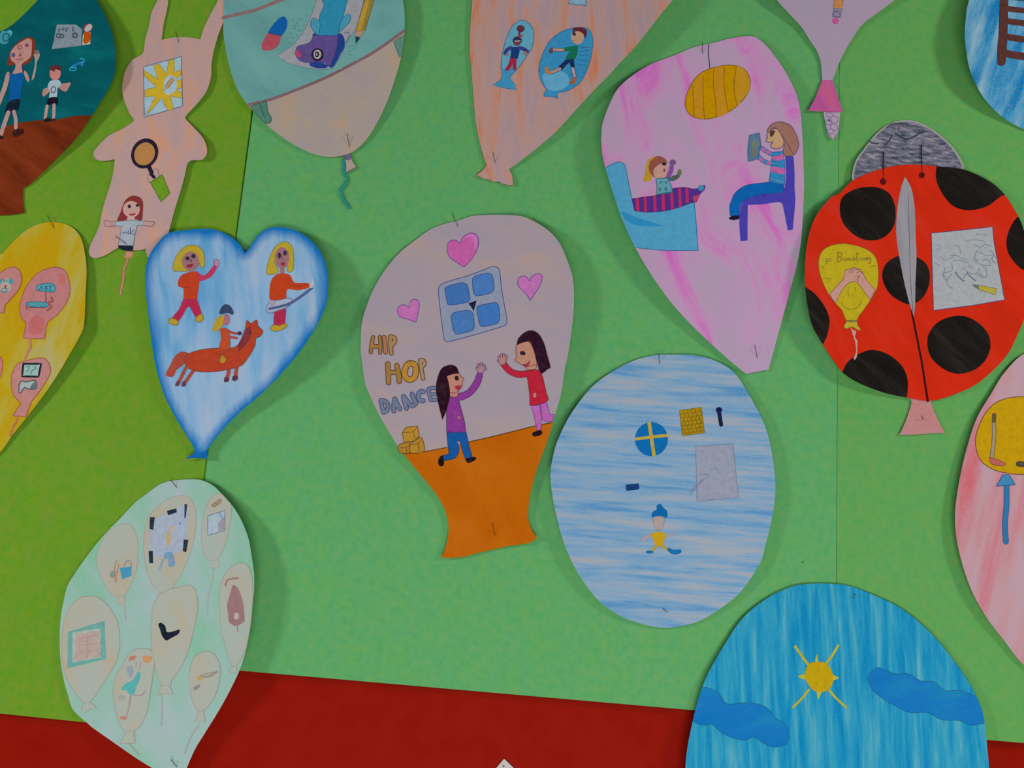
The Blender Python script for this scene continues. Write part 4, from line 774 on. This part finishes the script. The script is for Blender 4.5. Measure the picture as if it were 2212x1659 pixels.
mini('beige balloon with brown house at the right edge', "1900,975 1980,985 2030,1060 2050,1200 2045,1430 @c15 1975,330 1910,550 1830,650 1790,600 1740,430 1700,280 1690,100 @c14 1715,1300 1740,1150 1800,1040",
  ['house', ('F', '906c6c', "1850,1195 1900,1225 1955,1380 1970,1560 @c15 1930,200 1850,240 1780,205 1770,130 @c14 1790,1400 1820,1290"), ('E', 'a89c9c', 1885, 1510, 26, 36), ('L', '946c64', 4, "1775,1200 1800,1140 1900,1125"), ('L', '906c6c', 2, "@c15 1860,230 1865,300")], "@c15 1800,650 1850,650 1860,700 1780,700")
mini('beige balloon with green picture frame', "390,1310 480,1325 560,1385 610,1450 @c15 660,200 685,380 660,560 600,690 510,830 430,950 375,1010 320,1000 240,900 160,770 115,600 110,400 130,200 @c14 190,1430 290,1330",
  ['picture_frame', ('F', '649890', "@c15 # 170,300 535,190 550,570 165,665"), ('F', '9ca49c', "@c15 # 215,305 495,265 500,555 215,605"), ('F', 'a8948c', "@c15 # 255,320 485,290 490,545 225,590"), ('L', 'a47c74', 1.2, "@c15 270,370 460,330"), ('L', 'a47c74', 1.2, "@c15 260,440 470,410"), ('L', 'a47c74', 1.2, "@c15 260,520 470,480"), ('L', 'a47c84', 1.2, "@c15 360,310 365,560")], "@c15 335,1010 400,1010 450,1060 380,1075 320,1110 310,1070")
mini('beige balloon with black boomerang', "1200,1240 1300,1218 1400,1195 1465,1240 1488,1350 @c15 1465,60 1430,250 1370,480 1280,680 1200,790 1190,830 1110,830 1060,720 1010,500 1000,300 1010,100 @c14 1060,1360 1120,1290",
  ['boomerang', ('F', '18202c', "@c15 1072,225 1095,208 1140,240 1155,300 1200,300 1285,278 1272,320 1200,362 1150,386 1110,340 1090,280")], "@c15 1095,840! 1190,835! 1200,880 1218,925! 1140,915 1058,932! 1085,890", "@c15 1105,930 1108,1080 1098,1240")
mini('beige balloon with child in teal dress', "@c15 860,475 960,470 1010,500 1030,600 1010,760 990,900 960,1080 900,1220 830,1285 740,1290 680,1200 640,1050 620,900 650,750 720,620 780,520",
  ['child', ('F', 'b47060', "@c15 780,590 790,545 850,540 840,570"), ('F', 'b88458', "@c15 915,545 1010,545 990,600 940,610"), ('L', 'a88478', 2, "@c15 850,600 850,660"), ('L', 'a88478', 2, "@c15 900,600 880,680"),
   ('F', '8c909c', "@c15 760,650 810,640 820,720 790,760 765,720"), ('F', '50a09c', "@c15 870,695 895,730 860,830 820,930 770,912 750,880 700,880 740,820 820,780"), ('L', '9c808c', 3, "@c15 795,935 780,1040 755,1130"), ('L', '9c808c', 2, "@c15 820,930 900,935 940,890"), ('F', '949890', "@c15 670,950 720,930 740,970 700,985"), ('F', 'b47c70', "@c15 690,1150 760,1140 750,1170 700,1178")], "@c15 755,1290! 830,1290! 835,1410! 690,1415!", "@c15 780,1420 880,1530")
mini('beige balloon with small snake', "@c15 1540,495 1620,520 1680,620 1685,760 1640,930 1560,1050 1500,1090 1450,1070 1410,970 1385,820 1390,680 1430,560",
  ['snake', ('L', '8c8478', 5, "@c15 1500,750 1560,745 1600,735 1655,700"), ('F', 'ac9050', "@c15 1460,745 1500,740 1500,780 1465,785"), ('L', '6c6c60', 1.1, "@c15 1490,740 1560,715 1640,700"), ('F', '848080', "@c15 1425,850 1490,825 1480,860 1430,885")], "@c15 1470,1095! 1520,1090! 1540,1195! 1440,1200!", "@c15 1480,1225 1400,1340 1330,1520")

# --- turquoise balloon with sun
t = Thing('paper_balloon', 'large turquoise balloon with yellow sun and two blue clouds, at the bottom right', 'drawing', (1800, 1900),
          Curl((1810, 1262), (1810, 1800), 0.006, 0.006, 320, 320, 0.0008), BAL)
TQ = crayon('turquoise_crayon', ['0878a8', '1c84ac', '3490ac', '5c9cac'], 3, 110, 10, 0.36, 0.68, 0.14, paper='649cac', seed=23)
CL = crayon('cloud_blue_pencil', ['0c68a8', '146cac', '1c7ca8'], -75, 40, 10, 0.3, 0.7, 0.02, seed=24)
t.sheet('balloon_body', "@c16 940,90 1100,105 1250,160 1400,230 1540,330 1670,460 1780,600 1880,750 1940,880 1965,1000 1980,1150 1990,1262 @p 2137,1730 2060,1830 1900,1890 1700,1890 1550,1830 1478,1740 @c16 60,1262 75,1120 110,950 150,800 200,670 290,510 400,340 500,240 640,150 780,100", TQ, 'c16')
t.motif('drawn_sun', 'c16', [('L', 'a89c34', 5.5, "840,605 800,550 758,490"), ('L', 'a89c34', 5.5, "960,590 995,545 1030,485"), ('L', 'a89c34', 5, "845,765 800,820 745,875"), ('L', 'a89c34', 5, "975,770 1020,820 1080,875"), ('F', 'a8a040', "885,590 892,540 905,590"), ('F', 'a8a040', "825,665 775,680 825,700"), ('F', 'a8a040', "990,670 1035,690 990,705"), ('F', 'a8a040', "895,775 905,825 925,775"),
  'disc', ('F', 'b09010', "840,605 870,590 940,590 975,620 1000,680 990,740 960,770 920,780 870,765 835,720 818,670")])
t.motif('drawn_cloud', 'c16', [('O', CL, '1c5c80', 1.4, "100,740! 200,753 270,785 325,855 430,848 540,860 600,900 630,945 690,980 718,1050 700,1110 620,1128 550,1100 495,1065 440,1085 360,1070 290,1035 230,985 170,990 110,968 40,960!")], clip=True)
t.motif('drawn_cloud', 'c16', [('O', CL, '1c5c80', 1.4, "1225,680 1280,625 1350,650 1410,665 1480,665 1560,710 1640,715 1710,770 1800,770 1890,800 1990,840! 2050,985! 1950,980 1880,990 1800,960 1690,955 1600,910 1490,910 1400,870 1300,810 1240,750")], clip=True)

# --- salmon balloon, right edge
t = Thing('paper_balloon', 'salmon pink balloon with yellow disc and blue arrow, at the right edge', 'drawing', (2300, 1480),
          Curl((2300, 720), (2300, 1460), 0.007, 0.007, 220, 240, 0.0008), BAL)
SAL = crayon('salmon_crayon', ['b08e9a', 'b4868c', 'b87480', 'c05c64'], -14, 34, 4, 0.4, 0.7, 0.25, seed=25)
t.sheet('balloon_body', "@c17 535,10 440,100 370,210 300,330 250,480 215,630 193,780 195,900 220,1030 270,1180 340,1310 430,1430 535,1560 @p 2300,1500 2440,1400 2530,1200 2530,980 2440,800 2330,720", SAL, 'c17')
t.motif('yellow_disc', 'c17', [('O', 'b48c0c', '5c4430', 1.6, "490,225 400,250 340,310 300,400 295,470 320,540 380,585 460,605 540,610 640,600 720,550 765,470 755,360 700,275 600,230"),
  'brush', ('T', '94846c', '44403c', 7, "385,350 385,430 378,490 375,525"), ('T', '5c4c34', '44403c', 7, "386,315 384,342"), ('O', 'b05850', '5c3c34', 1.2, "362,525 380,530 410,540 442,555 435,568 400,565 370,555"),
  'brush', ('T', '4c4434', '3c3830', 10, "508,558 560,562 640,570")])
t.motif('blue_arrow', 'c17', [('T', '2c6c9c', '34487c', 10, "448,665 448,760 440,860 445,945"), ('O', '3c7ca4', '34487c', 1.4, "430,612! 460,612! 492,662! 440,665 397,670!")])

# ------------------------------------------------------------ pins
pin_m, nt, b = newmat('steel_pin'); b.inputs['Base Color'].default_value = (0.12, 0.11, 0.10, 1)
b.inputs['Metallic'].default_value = 0.7; b.inputs['Roughness'].default_value = 0.35
def pin(base, head, label, h=0.0055):
    a = P(base[0], base[1], BASE + 0.0012); c = P(head[0], head[1], BASE + h)
    ax = (c - a); L = ax.length; ax.normalize()
    a2 = a - ax * 0.004
    q = ax.to_track_quat('Z', 'Y').to_matrix()
    def ring(r, z, n=10): return [tuple((a2 - a) + q @ Vector((r*math.cos(2*math.pi*i/n), r*math.sin(2*math.pi*i/n), z))) for i in range(n)]
    def lathe(prof, n=10):
        vs = []; fs = []
        for r, z in prof: vs += ring(r, z, n)
        for k in range(len(prof) - 1):
            for i in range(n):
                j = (i + 1) % n; fs.append((k*n+i, k*n+j, (k+1)*n+j, (k+1)*n+i))
        fs.append(tuple(range(n))[::-1]); fs.append(tuple((len(prof)-1)*n + i for i in range(n)))
        return vs, fs
    root = bpy.data.objects.new('pin', None); COL.objects.link(root); root.location = a; root.empty_display_size = 0.005
    tag(root, label, 'pin', 'thin steel pins holding the paper cut-outs')
    LL = L + 0.004
    vs, fs = lathe([(0.00008, 0), (0.00034, 0.002), (0.00034, LL)]); link('pin_shaft', mesh('pin_shaft', vs, fs, [pin_m]), root)
    vs, fs = lathe([(0.0004, LL-0.0001), (0.0007, LL+0.0001), (0.00075, LL+0.0004), (0.0005, LL+0.0007)]); link('pin_head', mesh('pin_head', vs, fs, [pin_m]), root)
for bs, hd, lb in (
    ((386, 93), (380, 70), 'thin steel pin at the top of the peach paper rabbit head'),
    ((278, 531), (251, 512), 'thin steel pin at the bottom of the peach paper rabbit'),
    ((755, 318), (750, 291), 'thin steel pin above the knot of the turquoise table balloon'),
    ((1070, 352), (1065, 331), 'thin steel pin in the tail of the large orange-peach balloon'),
    ((1518, 116), (1517, 92), 'thin steel pin at the top of the pink bed balloon'),
    ((1636, 773), (1631, 748), 'thin steel pin at the bottom tip of the pink bed balloon'),
    ((117, 493), (103, 467), 'thin steel pin at the top of the yellow balloon'),
    ((166, 722), (155, 706), 'thin steel pin at the right edge of the yellow balloon'),
    ((523, 577), (516, 553), 'thin steel pin in the notch of the blue heart balloon'),
    ((989, 489), (977, 463), 'thin steel pin at the top of the dance balloon'),
    ((1070, 1158), (1064, 1134), 'thin steel pin in the orange floor of the dance balloon'),
    ((1425, 786), (1423, 765), 'thin steel pin at the top of the pale blue oval balloon'),
    ((1441, 1322), (1433, 1316), 'thin steel pin at the bottom of the pale blue oval balloon'),
    ((382, 1053), (369, 1038), 'thin steel pin at the top of the pale mint balloon'),
    ((382, 1657), (370, 1642), 'thin steel pin at the bottom of the pale mint balloon'),
    ((1844, 1293), (1847, 1284), 'thin steel pin at the top of the turquoise sun balloon'),
    ((1995, 906), (1992, 901), 'thin steel pin in the pink tail of the ladybird balloon')):
    pin(bs, hd, lb)

# ------------------------------------------------------------ white card on the red wall
card_m, nt, b = newmat('white_card'); b.inputs['Base Color'].default_value = (*rgb('b4acaa'), 1)
def WP(px, py): 
    p = P(px, py, 0.002); return (p.x, p.z)
ap = WP(1089, 1639); e1 = WP(1113, 1662); e2 = WP(1062, 1664)
v1 = Vector(e1) - Vector(ap); v1.normalize(); v2 = Vector((-v1.y, v1.x)); 
if (Vector(e2) - Vector(ap)).dot(v2) < 0: v2 = -v2
S_ = 0.06; A_ = Vector(ap)
cs = [A_, A_ + v1*S_, A_ + (v1+v2)*S_, A_ + v2*S_]
area2 = sum(cs[i].x*cs[(i+1) % 4].y - cs[(i+1) % 4].x*cs[i].y for i in range(4))
if area2 < 0: cs = cs[::-1]
o = slab('paper_card', [tuple(c) for c in cs], 0.0005, 0.002, card_m, 0.0003)
tag(o, 'corner of a white card fixed to the red wall at the bottom edge', 'card')
dm = ink('5c5654')
c0 = P(1088, 1655, 0.0024); n = 14
vs = [tuple(Vector((0.0009*math.cos(2*math.pi*i/n), -0.0, 0.0012*math.sin(2*math.pi*i/n))) + c0 - o.location) for i in range(n)]
link('grey_mark', mesh('grey_mark', vs, [tuple(range(n))], [dm]), o)
# small pinholes left in the middle board
hole_m = ink('20301c')
for hx_, hy_ in ((1153, 472), (1734, 1214)):
    c0 = P(hx_, hy_, 0.00968)
    vs = [tuple(Vector((0.0008*math.cos(2*math.pi*i/n), 0, 0.0008*math.sin(2*math.pi*i/n))) + c0 - MIDBOARD.location) for i in range(n)]
    link('pinhole', mesh('pinhole', vs, [tuple(range(n))], [hole_m]), MIDBOARD)
